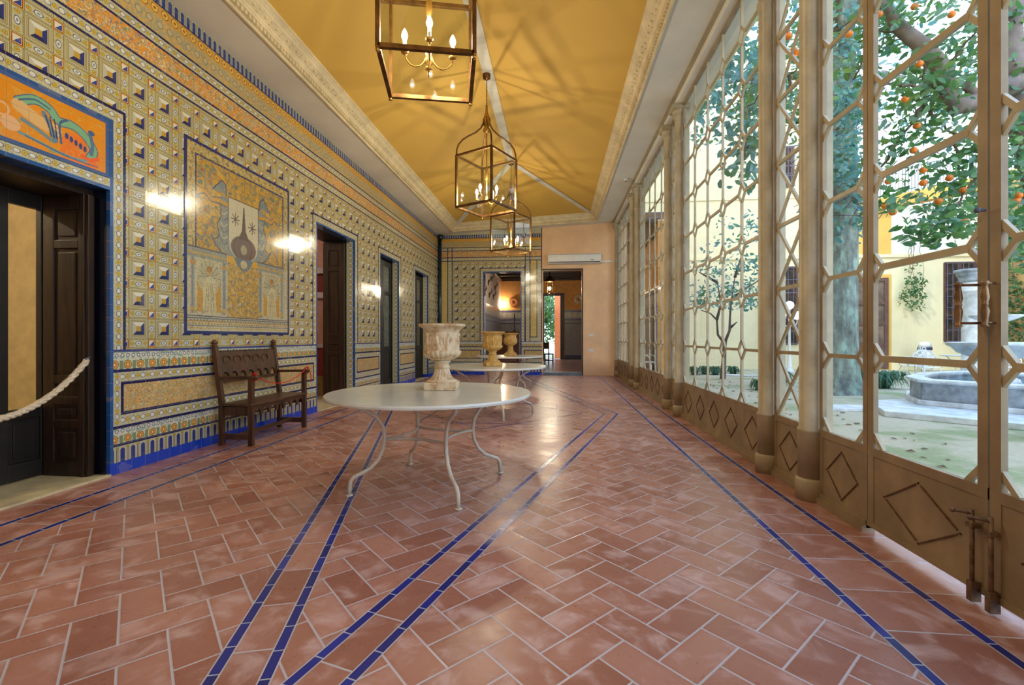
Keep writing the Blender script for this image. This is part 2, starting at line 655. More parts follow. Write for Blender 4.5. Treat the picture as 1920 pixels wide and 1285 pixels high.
def wall_material(name, along, h0, doors, extra=None):
    """glazed tile wall; along = 0 (X) or 1 (Y)"""
    m = begin(name)
    x, y, z = xyz()
    h = x if along == 0 else y
    c = coffers(h, z, h0)
        # upper bands
    c = mixc(z > 3.656, c, ovals(h, z - 3.722, 0.05))
    c = mixc(band(z, 3.656, 3.677), c, NAVY)
    c = mixc(z > 3.765, c, NAVY)
    c = mixc(z > 3.788, c, grotesque(h, z, sc_=0.75))
    c = mixc(z > 3.984, c, ovals(h, z - 4.047, 0.045))
    c = mixc(band(z, 3.984, 4.006), c, NAVY)
    c = mixc(z > 4.088, c, NAVY)
    gz = mixc((z - 4.11) > 0.0, NAVY, mixc(noise(vec(h, z), 16.0, 3.0, 0.5, 2.0) > 0.52, (166, 160, 126), (206, 168, 96)))
    a = cyc(h, 0.115)
    b2 = cyc(h, 0.115, 0.0575)
    k = a * a + (z - 4.34) * (z - 4.34)
    gz = mixc(z > 4.285, gz, (206, 156, 70))
    gz = mixc(k < 0.042 ** 2, gz, (110, 70, 40))
    gz = mixc(k < 0.036 ** 2, gz, (232, 186, 70))
    gz = mixc(k < 0.014 ** 2, gz, (150, 84, 44))
    k = b2 * b2 + (z - 4.21) * (z - 4.21)
    gz = mixc(k < 0.035 ** 2, gz, (130, 120, 96))
    gz = mixc(k < 0.028 ** 2, gz, (190, 176, 140))
    c = mixc(z > 4.11, c, gz)
    c = mixc(z > 4.391, c, NAVY)
    c = mixc(z > 4.405, c, arcade(h, z - 4.405, 0.125, 0.075))
    if extra:
        c = extra(c, h, z)
    # dado
    d = ovals(h, z - 0.846, 0.045)
    d = mixc(z > 0.885, d, NAVY)
    d = mixc(z > 0.912, d, rosettes(h, z, 0.125, z - 0.912, 0.04, 0.122))
    d = mixc(z > 1.062, d, COB)
    d = mixc(z < 0.803, d, NAVY)
    d = mixc(z < 0.775, d, grotesque(h, z, (206, 160, 80), 1.2))
    d = mixc(z < 0.537, d, NAVY)
    d = mixc(z < 0.509, d, ovals(h, z - 0.463, 0.045))
    d = mixc(z < 0.418, d, NAVY)
    d = mixc(z < 0.392, d, rosettes(h, z, 0.125, z - 0.262, 0.036, 0.108))
    d = mixc(z < 0.262, d, NAVY)
    d = mixc(z < 0.238, d, arcade(h, z - 0.1, 0.138))
    c = mixc(z < 1.085, c, d)
    # door surrounds, and the ends of the dado panels beside them
    for (a0, a1, zt) in doors:
        dd = (a0 - h).mx(h - a1)
        en = band(dd, 0.0, 0.125) * band(z, 0.509, 0.803)
        c = mixc(en, c, NAVY)
        en = band(dd, 0.0, 0.098) * band(z, 0.425, 0.88)
        c = mixc(en, c, ovals(z, dd - 0.065, 0.035))
        db = dd.mx(z - zt)
        up = z > 1.085
        c = mixc(up * band(db, 0.0, 0.145), c, NAVY)
        side = mixc(dd > (z - zt), ovals(h, z - zt - 0.078, 0.045), ovals(z, dd - 0.078, 0.045))
        c = mixc(up * band(db, 0.0, 0.118), c, side)
        c = mixc(band(db, -1.0, 0.03), c, (34, 84, 150))
        c = mixc(band(dd, -3.0, 0.0) * band(z, 2.486, 2.556), c, ovals(h, z - 2.521, 0.035)) if zt > 3.03 else c
    c = mixc(z < 0.1, c, (18, 64, 190))
    # age, joints, slight waviness of each tile
    fx, fz = cyc(h, 0.136, h0 + 0.068).abs(), cyc(z, 0.136, 1.273 + 0.068).abs()
    joint = (fx < 0.0014).mx(fz < 0.0014)
    c = mixc(joint * 0.6, c, (150, 144, 122))
    n = noise(vec(h, z), 5.0, 3.0)
    c = mixc((n > 0.62) * 0.15, c, (190, 178, 140))
    ti, tj = ((h - h0 - 0.068) / 0.136).floor(), ((z - 1.273 - 0.068) / 0.136).floor()
    r1, r2 = white(vec(ti, tj)) - 0.5, white(vec(tj, ti, 3.0)) - 0.5
    bump = r1 * cyc(h, 0.136, h0) * 4.5 + r2 * cyc(z, 0.136, 1.273) * 4.5 + noise(vec(h, z), 40.0, 2.0) * 0.05 - joint * 0.1
    finish(c, 0.14, 0.0, bump, 0.5, 0.012, 0.5, 0.0)
    return m


DOORS_L = [(2.05, 3.585, 3.04), (7.01, 8.38, 3.02), (9.68, 10.84, 3.02), (12.15, 13.40, 3.02)]
M['tile_left'] = wall_material('glazed azulejo left wall', 1, 3.856, DOORS_L)


def back_extra(c, h, z):
    g = mixc(noise(vec(h, z), 22.0, 2.0, 0.5, 2.0) > 0.52, (196, 170, 96), (216, 196, 132))
    lo = z < 3.656
    c = mixc((h < -3.36) * lo, c, g)
    c = mixc((h > -0.98) * lo, c, ovals(z, h + 0.52, 0.05))
    c = mixc(band(h, -0.84, -0.60) * lo * (z > 1.2), c, NAVY)
    c = mixc(band(h, -0.815, -0.625) * lo * (z > 1.225), c, g)
    for a in (-3.50, -3.36, -0.98, -0.84):
        c = mixc(band(h, a - 0.012, a + 0.014) * (z < 4.11), c, NAVY)
    c = mixc(band(h, -3.486, -3.372) * lo, c, ovals(z, h + 3.43, 0.05))
    c = mixc(band(h, -0.966, -0.854) * lo, c, ovals(z, h + 0.91, 0.05))
    c = mixc(h > -0.478, c, NAVY)
    return c


M['tile_back'] = wall_material('glazed azulejo end wall', 0, -3.226, [(-2.31, -1.13, 3.29)], back_extra)

# ------------------------------------------------------------------ floor material
m = begin('terracotta herringbone')
x, y, z = xyz()
W_ = 0.1535
xr = ((x + y) * 0.70711 - 1.179) / W_
yr = ((y - x) * 0.70711 - 1.112) / W_
ci, cj = xr.floor(), yr.floor()
fx, fy = xr - ci, yr - cj
mm = (ci - cj).mod(4.0)
m0, m1, m2, m3 = mm.eq(0.0), mm.eq(1.0), mm.eq(2.0), mm.eq(3.0)
dl, dr = fx + m1 * 9.0, (1.0 - fx) + m0 * 9.0
db, dt = fy + m2 * 9.0, (1.0 - fy) + m3 * 9.0
dist = dl.mn(dr).mn(db.mn(dt)) * W_
tid = vec(ci - m1, cj - m2)


def terracotta(dist, tid, x, y):
    r = white(tid)
    base = ramp(r, [(0.0, (148, 98, 84)), (0.5, (162, 112, 98)), (1.0, (176, 128, 114))])
    n = noise(vec(x, y, r * 7.0), 5.5, 4.0, 0.6, 0.6)
    base = mixc(smooth(n, 0.46, 0.72) * 0.6, base, (208, 182, 182))
    edge = smooth(dist, 0.002, 0.03)
    base = mixc((1.0 - edge) * 0.25, base, (150, 84, 66))
    g = dist < 0.0042
    c = mixc(g, base, (184, 180, 190))
    rough = 0.27 + smooth(n, 0.35, 0.75) * 0.16
    bump = smooth(dist, 0.0, 0.007)
    finish(c, rough, 0.0, bump, 0.2, 0.005, 0.5)


terracotta(dist, tid, x, y)
M['floor'] = m
m = begin('terracotta cross band')
u, v = uvs()
tv = u / 0.31
d1 = (0.5 - (tv.fract() - 0.5).abs()) * 0.31
terracotta(d1, vec(tv.floor(), v.floor() + 40.0), u, v)
M['floor_band'] = m
m = begin('cobalt inlay tile')
u, v = uvs()
tv = u / 0.15
d1 = (0.5 - (tv.fract() - 0.5).abs()) * 0.15
r = white(vec(tv.floor(), 1.0))
c = mixc(r, (20, 32, 110), (26, 44, 150))
c = mixc(d1 < 0.003, c, (170, 176, 190))
finish(c, 0.25, 0.0, None, spec=0.5)
M['inlay'] = m
M['grout'] = plain('pale grout line', (188, 184, 188), 0.6, var=0.05)

# ------------------------------------------------------------------ courtyard ground material
m = begin('dry lawn')
x, y, z = xyz()
n = noise(vec(x, y), 0.9, 4.0, 0.6)
n2 = noise(vec(x, y), 14.0, 4.0, 0.7)
c = mixc(n2, (160, 148, 122), (220, 210, 186))
c = mixc(smooth(n + n2 * 0.25, 0.60, 0.76) * 0.7, c, mixc(n2, (86, 112, 60), (148, 168, 108)))
finish(c, 0.9, 0.0, n2, 0.6, 0.03)
M['lawn'] = m

# ================================================================== THE ROOM
XL, XR, YB, YN = -3.81, 1.96, 14.6, -4.2


def zc(x):
    return 4.52 + 0.05 * (x - XL)


# ---- floor
b = MB()
b.add([(XL, YN, 0), (2.06, YN, 0), (2.06, YB, 0), (XL, YB, 0)], [(0, 1, 2, 3)], 0)


def flat(p, q, wd, z, mi):
    p, q = Vector((*p, z)), Vector((*q, z))
    t = (q - p).normalized()
    n = Vector((-t.y, t.x, 0)) * wd / 2
    L = (q - p).length
    b.add([p - n, q - n, q + n, p + n], [(0, 1, 2, 3)], mi, uv=[[(0, 0), (L, 0), (L, wd), (0, wd)]])


def inlay(p, q, wd=0.036):
    flat(p, q, wd + 0.012, 0.0010, 3)
    flat(p, q, wd, 0.0014, 2)


flat((-3.335, YN), (-3.335, YB), 0.33, 0.0006, 1)
flat((-3.66, YN), (-3.66, YB), 0.30, 0.0006, 1)
flat((1.4975, YN), (1.4975, YB), 0.375, 0.0006, 1)
flat((1.82, YN), (1.82, YB), 0.27, 0.0006, 1)
for xx in (-3.50, -3.17, 1.31, 1.685):
    inlay((xx, YN), (xx, YB))
RC = (-0.96, 7.27)
ro = [(RC[0], RC[1] - 6.6), (RC[0] + 1.91, RC[1]), (RC[0], RC[1] + 6.6), (RC[0] - 1.91, RC[1])]
ri = [(RC[0], RC[1] - 5.93), (RC[0] + 1.71, RC[1]), (RC[0], RC[1] + 5.93), (RC[0] - 1.71, RC[1])]
for k in range(4):
    a_, b_ = Vector(ro[k]), Vector(ro[(k + 1) % 4])
    c_, d_ = Vector(ri[k]), Vector(ri[(k + 1) % 4])
    t = (b_ - a_).normalized()
    uv = [[((q - a_).dot(t), (q - a_).dot(Vector((-t.y, t.x)))) for q in (a_, b_, d_, c_)]]
    b.add([(q.x, q.y, 0.0006) for q in (a_, b_, d_, c_)], [(0, 1, 2, 3)], 1, uv=uv)
# lines beyond the crossing towards the camera
for R in (ro, ri):
    for k in range(4):
        inlay(R[k], R[(k + 1) % 4])
q1 = Vector((ri[0][0], ri[0][1]))
for sg in (-1, 1):
    p0 = Vector(ro[0])
    dv = Vector((sg * 1.91, -6.6)).normalized()
    inlay(p0, p0 + dv * 4.5)
    p0 = Vector(ri[0])
    dv = Vector((sg * 1.71, -5.93)).normalized()
    inlay(p0, p0 + dv * 5.2)
sq = [(-0.97, -0.97), (0.97, -0.97), (0.97, 0.97), (-0.97, 0.97)]
sr = [(0, -1.36), (1.36, 0), (0, 1.36), (-1.36, 0)]
for S in (sq, sr):
    for k in range(4):
        a_, b_ = S[k], S[(k + 1) % 4]
        flat((RC[0] + a_[0], RC[1] + a_[1]), (RC[0] + b_[0], RC[1] + b_[1]), 0.022, 0.0014, 2)
struct(b.build('floor', [M['floor'], M['floor_band'], M['inlay'], M['grout']], fix=False), 'terracotta herringbone floor with cobalt blue inlay lines')

# ---- left wall
op = [(2.05, 3.585, 2.456), (7.01, 8.38, 3.02), (9.68, 10.84, 3.02), (12.15, 13.40, 3.02)]
m = begin('tiled door reveal')
x, y, z = xyz()
finish(mixc(z < 0.1, ovals(z, x + 3.89, 0.07), (18, 64, 170)), 0.2)
M['reveal'] = m
b = MB()
ys = [YN] + [q for o_ in op for q in o_[:2]] + [YB + 0.3]
for k in range(0, len(ys), 2):
    b.box((-3.97, ys[k], 0), (XL, ys[k + 1], 4.6), 0)
    b.box((-4.42, ys[k], 0), (-3.97, ys[k + 1], 4.6), 1)
for i, (a_, c_, t_) in enumerate(op):
    b.box((-3.97, a_, t_), (XL, c_, 4.6), 0)
    b.box((-4.42, a_, t_), (-3.97, c_, 4.6), 1)
    if True:
        for yy, s_ in ((a_, 1), (c_, -1)):
            b.add([(-3.97, yy + s_ * 0.002, 0), (-3.845, yy + s_ * 0.002, 0), (-3.845, yy + s_ * 0.002, t_), (-3.97, yy + s_ * 0.002, t_)], [(0, 1, 2, 3)], 2 if i else 3)
struct(b.build('wall_left', [M['tile_left'], M['blackwood'], M['reveal'], plain('blackish navy reveal tile', (12, 16, 34), 0.2, var=0.3, scale=14)]), 'left wall covered in glazed blue, gold and cream tiles')

# ---- end wall
b = MB()
b.box((XL, YB, 0), (-2.31, YB + 0.3, 4.75), 0)
b.box((-2.31, YB, 3.29), (-1.13, YB + 0.3, 4.75), 0)
b.box((-1.13, YB, 0), (-0.45, YB + 0.3, 4.75), 0)
b.box((-0.45, YB + 0.012, 3.34), (0.81, YB + 0.3, 4.85), 1)
b.box((0.81, YB + 0.012, 0), (2.2, YB + 0.3, 4.85), 1)
b.box((-0.45, YB + 0.012, 0), (-0.42, YB + 0.3, 3.34), 1)
struct(b.build('wall_back', [M['tile_back'], M['peach']]), 'end wall, tiled on the left and peach plaster on the right')
b = MB()
b.box((-0.46, YB - 0.012, 3.33), (0.84, YB + 0.02, 3.375))
b.box((0.80, YB - 0.012, 0), (0.84, YB + 0.02, 3.34))
struct(b.build('trim_1', M['darkwood']))
b = MB()
b.box((-0.42, YB - 0.05, 0), (0.80, YB + 0.4, 0.09))
struct(b.build('trim_2', plain('blue grey step', (112, 128, 150), 0.4, var=0.15)), 'blue grey stone step under the right-hand end doorway')
# corner pilaster with cap
b = MB()
b.lathe([(0.06, 0), (0.06, 4.36)], (XL + 0.062, YB - 0.062, 0), 16)
b.lathe([(0.065, 4.36), (0.09, 4.38), (0.10, 4.42), (0.10, 4.47), (0.07, 4.5)], (XL + 0.10, YB - 0.10, 0), 16)
struct(b.build('trim_3', plain('dark green blue pilaster', (26, 46, 62), 0.25, var=0.2)), 'dark glazed corner pilaster with cap')

# ---- rear wall and right wall piece behind the camera
b = MB()
b.box((-4.42, YN - 0.2, 0), (2.2, YN, 5.2))
struct(b.build('wall_rear', M['peach']))

# ---- ceiling: soffit ring, cornice, hipped vault
cx0, cx1, cy0, cy1 = -3.27, 1.245, -3.9, 14.22
b = MB()


def sof(x0, y0, x1, y1):
    v = [(x0, y0, zc(x0)), (x1, y0, zc(x1)), (x1, y1, zc(x1)), (x0, y1, zc(x0))]
    v += [(p[0], p[1], p[2] + 0.06) for p in v]
    b.add(v, [(0, 1, 2, 3), (7, 6, 5, 4), (0, 4, 5, 1), (1, 5, 6, 2), (2, 6, 7, 3), (3, 7, 4, 0)])


sof(XL - 0.1, YN, cx0, YB + 0.1)
sof(cx1, YN, 1.80, YB + 0.1)
sof(cx0, cy1, cx1, YB + 0.1)
sof(cx0, YN, cx1, cy0)
struct(b.build('ceiling', M['plaster']), 'grey plaster soffit around the tray ceiling')

prof = [(0.0, 0.02), (0.0, -0.022), (0.022, -0.022), (0.022, 0.0), (0.03, 0.006), (0.03, 0.045), (0.075, 0.05), (0.078, 0.075),
        (0.088, 0.085), (0.095, 0.10), (0.17, 0.145), (0.175, 0.158), (0.187, 0.165), (0.205, 0.178), (0.23, 0.19), (0.23, 0.23), (0.0, 0.24)]
corners = [(cx0, cy0, 1, 1), (cx1, cy0, -1, 1), (cx1, cy1, -1, -1), (cx0, cy1, 1, -1)]
b = MB()
v, f = [], []
for (x_, y_, sx_, sy_) in corners:
    for (o_, h_) in prof:
        v.append((x_ + sx_ * o_, y_ + sy_ * o_, zc(x_) + h_))
n = len(prof)
for k in range(4):
    for i in range(n - 1):
        f.append((k * n + i, ((k + 1) % 4) * n + i, ((k + 1) % 4) * n + i + 1, k * n + i + 1))
b.add(v, f)
# dentils and relief bosses of the long and end runs
for (xa, sx_) in ((cx0, 1), (cx1, -1)):
    yy = 0.0
    while yy < cy1 - 0.1:
        xd = xa + sx_ * 0.048
        b.box((xd - 0.016, yy, zc(xa) + 0.006), (xd + 0.016, yy + 0.035, zc(xa) + 0.05))
        yy += 0.062
    yy = 0.1
    while yy < cy1 - 0.25:
        for (o_, h_, r_) in ((0.135, 0.122, 0.022),):
            b.ball((xa + sx_ * o_, yy, zc(xa) + h_), r_, 6, sz=0.7)
            b.ball((xa + sx_ * (o_ - 0.02), yy + 0.09, zc(xa) + h_ - 0.01), 0.013, 5)
            b.ball((xa + sx_ * (o_ + 0.015), yy + 0.09, zc(xa) + h_ + 0.01), 0.013, 5)
        yy += 0.20
xx = cx0 + 0.1
while xx < cx1 - 0.1:
    b.box((xx, cy1 - 0.064, zc(xx) + 0.0), (xx + 0.035, cy1 - 0.03, zc(xx) + 0.045))
    xx += 0.062
struct(b.build('trim_4', M['mould']), 'cream cornice with dentils and relief')

ix0, ix1, iy0, iy1 = cx0 + 0.2, cx1 - 0.2, cy0 + 0.2, cy1 - 0.2
zl, zr, RX, RZ, HY = zc(cx0) + 0.2, zc(cx1) + 0.2, -1.08, 5.44, 11.0
b = MB()
V = [(ix0, iy0, zl), (ix1, iy0, zr), (ix1, iy1, zr), (ix0, iy1, zl), (RX, iy0, RZ), (RX, HY, RZ)]
b.add(V, [(0, 4, 5, 3), (1, 2, 5, 4), (3, 5, 2), (0, 1, 4)])
struct(b.build('ceiling_vault', M['vault'], fix=False), 'ochre hipped vault of the ceiling')
b = MB()


def bandstrip(p, q, wd, dn):
    p, q = Vector(p), Vector(q)
    t = (q - p).normalized()
    n_ = Vector((-t.y, t.x, 0)).normalized() * wd / 2
    p, q = p - Vector((0, 0, dn)), q - Vector((0, 0, dn))
    b.add([p - n_, q - n_, q + n_, p + n_], [(0, 1, 2, 3)])


bandstrip((RX, iy0, RZ), (RX, HY + 0.05, RZ), 0.17, 0.035)
bandstrip((RX, HY, RZ), (ix1, iy1, zr), 0.15, 0.03)
bandstrip((RX, HY, RZ), (ix0, iy1, zl), 0.15, 0.03)
struct(b.build('trim_5', M['ridge'], fix=False), 'pale bands along the ridge and hips of the ceiling')
# unseen storey added above the hall to shade the courtyard from the sun
b = MB()
b.box((-8.5, YN - 0.2, 5.6), (2.3, YB + 0.5, 9.2))
b.box((1.95, YN - 0.2, 4.86), (2.3, YB + 0.5, 5.6))
struct(b.build('wall_upper_shade', M['cream_w']))
# beam over the screens
b = MB()
b.box((1.80, YN, 4.70), (2.12, YB + 0.1, 4.90))
struct(b.build('trim_6', M['plaster']), 'beam over the iron screens')
# sloping closing strip between soffit and beam
b = MB()
b.box((1.74, YN, zc(1.74) - 0.01), (1.82, YB, zc(1.74) + 0.08))
struct(b.build('trim_7', M['iron']))

# ---- iron screens of the right side
XG = 1.90
ZP = 0.53            # top of the solid lower panel
LEV = [1.067 + 0.537 * k for k in range(7)]
ZT = 4.70


def seg(b, a, c, w_=0.034, d_=0.036, mi=0):
    d_ *= 0.62
    b.bar((XG, a[0], a[1]), (XG, c[0], c[1]), w_, d_, (1, 0, 0), mi, 0.008)


def lozenge(b, y0, y1, z0, z1):
    cy, cz, hy, hz = (y0 + y1) / 2, (z0 + z1) / 2, (y1 - y0) * 0.32, (z1 - z0) * 0.36
    pts = [(cy - hy, cz), (cy, cz + hz), (cy + hy, cz), (cy, cz - hz)]
    for k in range(4):
        a, c = Vector(pts[k]), Vector(pts[(k + 1) % 4])
        d = (c - a) * 0.06
        b.bar((XG - 0.022, *(a + d)), (XG - 0.022, *(c - d)), 0.006, 0.006)
    for a in pts:
        b.ball((XG - 0.023, a[0], a[1]), 0.006, 6)


def screen(name, label, ys, leaf=False, lattice=False, gap=0.0):
    """one iron screen: ys are the verticals along Y"""
    r = sroot(name, (XG, ys[0], 0))
    r['label'] = label
    off = Matrix.Translation((-XG, -ys[0], 0))

    def nb():
        q = MB()
        q.M = off
        return q
    hw, hh = 0.085, 0.10
    y0, y1 = ys[0], ys[-1]
    wv = 0.05 if leaf else 0.04
    fr = nb()
    for yy in (y0 + wv / 2, y1 - wv / 2):
        fr.box((XG - 0.014, yy - wv / 2, 0.03 + gap), (XG + 0.014, yy + wv / 2, ZT))
    fr.box((XG - 0.016, y0, ZP - 0.05), (XG + 0.016, y1, ZP))
    fr.box((XG - 0.02, y0, ZT - 0.04), (XG + 0.02, y1, ZT))
    fr.box((XG - 0.02, y0, 0.03 + gap), (XG + 0.02, y1, 0.06 + gap))
    if not leaf:
        fr.box((XG - 0.045, y0, 0.0), (XG + 0.03, y1, 0.045))
        fr.box((XG - 0.028, y0, 0.045), (XG + 0.028, y1, 0.075))
    fr.build('frame', M['iron_b'], r)
    ba = nb()
    if lattice:
        a_, c_ = y0 + wv, y1 - wv
        zz = [ZP] + LEV
        for k, z0 in enumerate(zz):
            z1 = zz[k + 1] if k + 1 < len(zz) else ZT
            seg(ba, (a_, z0), (c_, z1), 0.026, 0.030)
            seg(ba, (a_, z1), (c_, z0), 0.026, 0.026)
            if k:
                seg(ba, (a_, z0), (c_, z0), 0.028)
    else:
        for i in range(len(ys) - 1):
            a_, c_ = ys[i], ys[i + 1]
            for z0 in LEV:
                ya = a_ + (hw if i else wv * 0.5 + hw)
                yb = c_ - (hw if i < len(ys) - 2 else wv * 0.5 + hw)
                seg(ba, (ya, z0), (yb, z0), 0.036 if leaf else 0.028, 0.034)
        for i, yy in enumerate(ys):
            edge = i in (0, len(ys) - 1)
            e = wv * 0.5 if edge else 0
            for s_ in (-1, 1):
                if (i == 0 and s_ < 0) or (i == len(ys) - 1 and s_ > 0):
                    continue
                for z0 in LEV:
                    seg(ba, (yy + s_ * e, z0 + hh), (yy + s_ * (e + hw), z0), 0.026, 0.031)
                    seg(ba, (yy + s_ * e, z0 - hh), (yy + s_ * (e + hw), z0), 0.026, 0.028)
                seg(ba, (yy + s_ * e, ZP + hh), (yy + s_ * (e + hw), ZP), 0.026, 0.032)
            if not edge:
                zz = [ZP + hh] + [q for z0 in LEV for q in (z0 - hh, z0 + hh)] + [ZT]
                for k in range(0, len(zz), 2):
                    seg(ba, (yy, zz[k]), (yy, zz[k + 1]), 0.024, 0.038)
    ba.build('glazing_bars', M['iron'], r)
    for i in range(len(ys) - 1):
        pa = nb()
        pa.box((XG - 0.010, ys[i] + 0.006, 0.04 + gap), (XG + 0.010, ys[i + 1] - 0.006, ZP - 0.02))
        pa.build('lower_panel', M['iron_b'], r)
        lo = nb()
        lo.M = off @ Matrix.Translation((0.008, 0, 0))
        lozenge(lo, ys[i], ys[i + 1], 0.05, ZP - 0.04)
        lo.build('lozenge_trim', M['rust'], r)
    gl = nb()
    gl.add([(XG + 0.008, y0 + 0.01, ZP), (XG + 0.008, y1 - 0.01, ZP), (XG + 0.008, y1 - 0.01, ZT - 0.02), (XG + 0.008, y0 + 0.01, ZT - 0.02)], [(0, 1, 2, 3)])
    gl.build('glass_pane', M['glass'], r, fix=False)
    return r


screen('window_1', 'narrow fixed iron screen between the nearest round column and the door leaf', [2.99, 3.50])
dl_ = screen('door_1', 'iron and glass door leaf with a large lozenge on its lower panel', [2.205, 2.985], leaf=True, gap=0.02)
dr_ = screen('door_2', 'iron and glass door leaf cut by the right edge of the photo', [1.41, 2.195], leaf=True, gap=0.02)
screen('window_2', 'fixed iron screen beside the doors, out of frame', [0.76, 1.40])
screen('window_3', 'narrow lattice screen between the two nearest columns', [3.66, 4.19], lattice=True)
screen('window_4', 'wide five-cell iron screen between the nearest and the middle column pairs', [4.355, 4.92, 5.46, 5.99, 6.52, 7.09])
screen('window_5', 'narrow lattice screen between the middle columns', [7.27, 7.79], lattice=True)
screen('window_6', 'wide five-cell iron screen beyond the middle column pair', [7.97, 8.54, 9.08, 9.60, 10.14, 10.70])
screen('window_7', 'narrow lattice screen between the far columns', [10.87, 11.39], lattice=True)
screen('window_8', 'wide five-cell iron screen next to the end wall', [11.56, 12.12, 12.66, 13.20, 13.74, 14.30])
screen('window_9', 'narrow lattice screen behind the camera', [0.06, 0.59], lattice=True)
screen('window_10', 'wide iron screen behind the camera', [-2.9, -2.35, -1.8, -1.25, -0.7, -0.1])
b = MB()
b.box((1.86, YN, 0), (1.96, -3.0, 4.7))
struct(b.build('wall_right', M['peach']))
# bolts, stays and handle on the door leaves
for (pr, y_, nm) in ((dl_, 2.245, 'a'), (dr_, 2.155, 'b')):
    y0_ = pr.location.y
    b = MB()
    b.M = Matrix.Translation((-XG, -y0_, 0))
    b.tube([(XG - 0.045, y_, 0.012), (XG - 0.045, y_, 0.42)], 0.009, 8)
    b.tube([(XG - 0.045, y_, 0.40), (XG - 0.07, y_ + 0.012, 0.405), (XG - 0.095, y_ + 0.03, 0.405)], 0.007, 8)
    b.ball((XG - 0.10, y_ + 0.033, 0.405), 0.012, 8)
    b.box((XG - 0.058, y_ - 0.014, 0.012), (XG - 0.018, y_ + 0.014, 0.10))
    b.box((XG - 0.06, y_ - 0.016, 0.34), (XG - 0.022, y_ + 0.016, 0.36))
    b.build('floor_bolt', plain('worn iron bolt ' + nm, (128, 104, 84), 0.5, 0.3, var=0.3, scale=20), pr)
b = MB()
b.M = Matrix.Translation((-XG, -2.205, 0))
bal = [(0.008, -0.10), (0.016, -0.095), (0.010, -0.085), (0.013, -0.06), (0.017, -0.03), (0.011, -0.005), (0.015, 0), (0.011, 0.005), (0.017, 0.03), (0.013, 0.06), (0.010, 0.082), (0.017, 0.09), (0.015, 0.098), (0.006, 0.106)]
b.lathe(bal, (XG - 0.11, 2.235, 1.335), 14)
for z_ in (1.255, 1.425):
    b.tube([(XG - 0.02, 2.235, z_), (XG - 0.11, 2.235, z_)], 0.006, 8)
b.build('door_handle', plain('worn brass pull', (150, 112, 78), 0.35, 0.5, var=0.2), dl_)
b = MB()
b.M = Matrix.Translation((-XG, -1.41, 0))
b.lathe(bal, (XG - 0.06, 2.165, 1.335), 14)
for z_ in (1.255, 1.425):
    b.tube([(XG - 0.02, 2.165, z_), (XG - 0.06, 2.165, z_)], 0.006, 8)
b.build('door_handle', plain('worn brass pull right', (160, 128, 96), 0.35, 0.5, var=0.2), dr_)
b = MB()
b.M = Matrix.Translation((-XG, -2.205, 0))
b.tube([(XG - 0.03, 2.20, 1.75), (XG - 0.055, 2.20, 1.75)], 0.008, 8)
b.ball((XG - 0.06, 2.20, 1.75), 0.014, 8)
b.build('knob', M['steel'], dl_)

# ---- round columns
colprof = [(0.098, 0), (0.098, 0.145), (0.09, 0.16), (0.083, 0.165), (0.083, 0.50), (0.086, 0.505), (0.086, 0.52), (0.073, 0.53),
           (0.071, 4.12), (0.082, 4.13), (0.086, 4.15), (0.082, 4.17), (0.071, 4.18), (0.071, 4.50), (0.085, 4.52), (0.088, 4.55), (0.08, 4.57), (0.10, 4.60), (0.12, 4.63)]
cpos = [(3.578, 'thick round cream iron column right of the lattice strip, nearest of all, beside the door side panel'),
        (4.27, 'round cream iron column left of the nearest lattice strip, second from the doors'),
        (7.18, 'round cream column of the middle pair, nearer one'),
        (7.88, 'round cream column of the middle pair, farther one'),
        (10.78, 'round cream column of the far pair, nearer one'),
        (11.48, 'round cream column of the far pair, farther one'),
        (14.40, 'round cream column standing against the end wall'),
        (0.67, 'round cream column on the near side of the doors'),
        (-0.02, 'round cream column just behind the viewpoint')]
root = None
for i, (yy, lb) in enumerate(cpos):
    if i == 0:
        root = thing('column', lb, 'column', (XG - 0.035, yy, 0), 0, 'round iron columns along the screen')
        b = MB()
        b.lathe([p for p in colprof if p[1] > 0.16], (0, 0, 0), 28)
        b.box((-0.125, -0.125, 4.63), (0.125, 0.125, 4.70))
        b.build('shaft', M['iron'], root)
        b = MB()
        b.lathe(colprof[:4], (0, 0, 0), 28)
        b.build('base', M['iron'], root)
        b = MB()
        b.box((0.05, -0.04, 0), (0.135, 0.04, 4.70))
        b.build('outer_post', M['iron'], root)
    else:
        dup(root, (XG - 0.035, yy, 0), 0, lb)

# ---- left wall door joinery
def panelled(b, axis, pos, a0, a1, z0, z1, t=0.045, rails=(0.0, 0.62, 0.86, 1.0), top=None):
    """a stile-and-rail leaf in the plane axis = pos; rails in metres from z0"""
    def bx(lo, hi, za, zb, th, off=0.0):
        if axis == 1:
            b.box((lo, pos - th / 2 + off, za), (hi, pos + th / 2 + off, zb))
        else:
            b.box((pos - th / 2 + off, lo, za), (pos + th / 2 + off, hi, zb))
    s = min(0.10, (a1 - a0) * 0.25)
    bx(a0, a0 + s, z0, z1, t)
    bx(a1 - s, a1, z0, z1, t)
    zs = rails
    for i, zz in enumerate(zs):
        bx(a0 + s, a1 - s, zz, zz + (0.12 if i in (0, len(zs) - 1) else 0.07), t)
    for i in range(len(zs) - 1):
        lo_ = zs[i] + (0.12 if i == 0 else 0.07)
        hi_ = zs[i + 1]
        bx(a0 + s - 0.01, a1 - s + 0.01, lo_ - 0.01, hi_ + 0.01, t * 0.35)
        if hi_ - lo_ > 0.12:
            bx(a0 + s + 0.035, a1 - s - 0.035, lo_ + 0.035, hi_ - 0.035, t * 0.75)


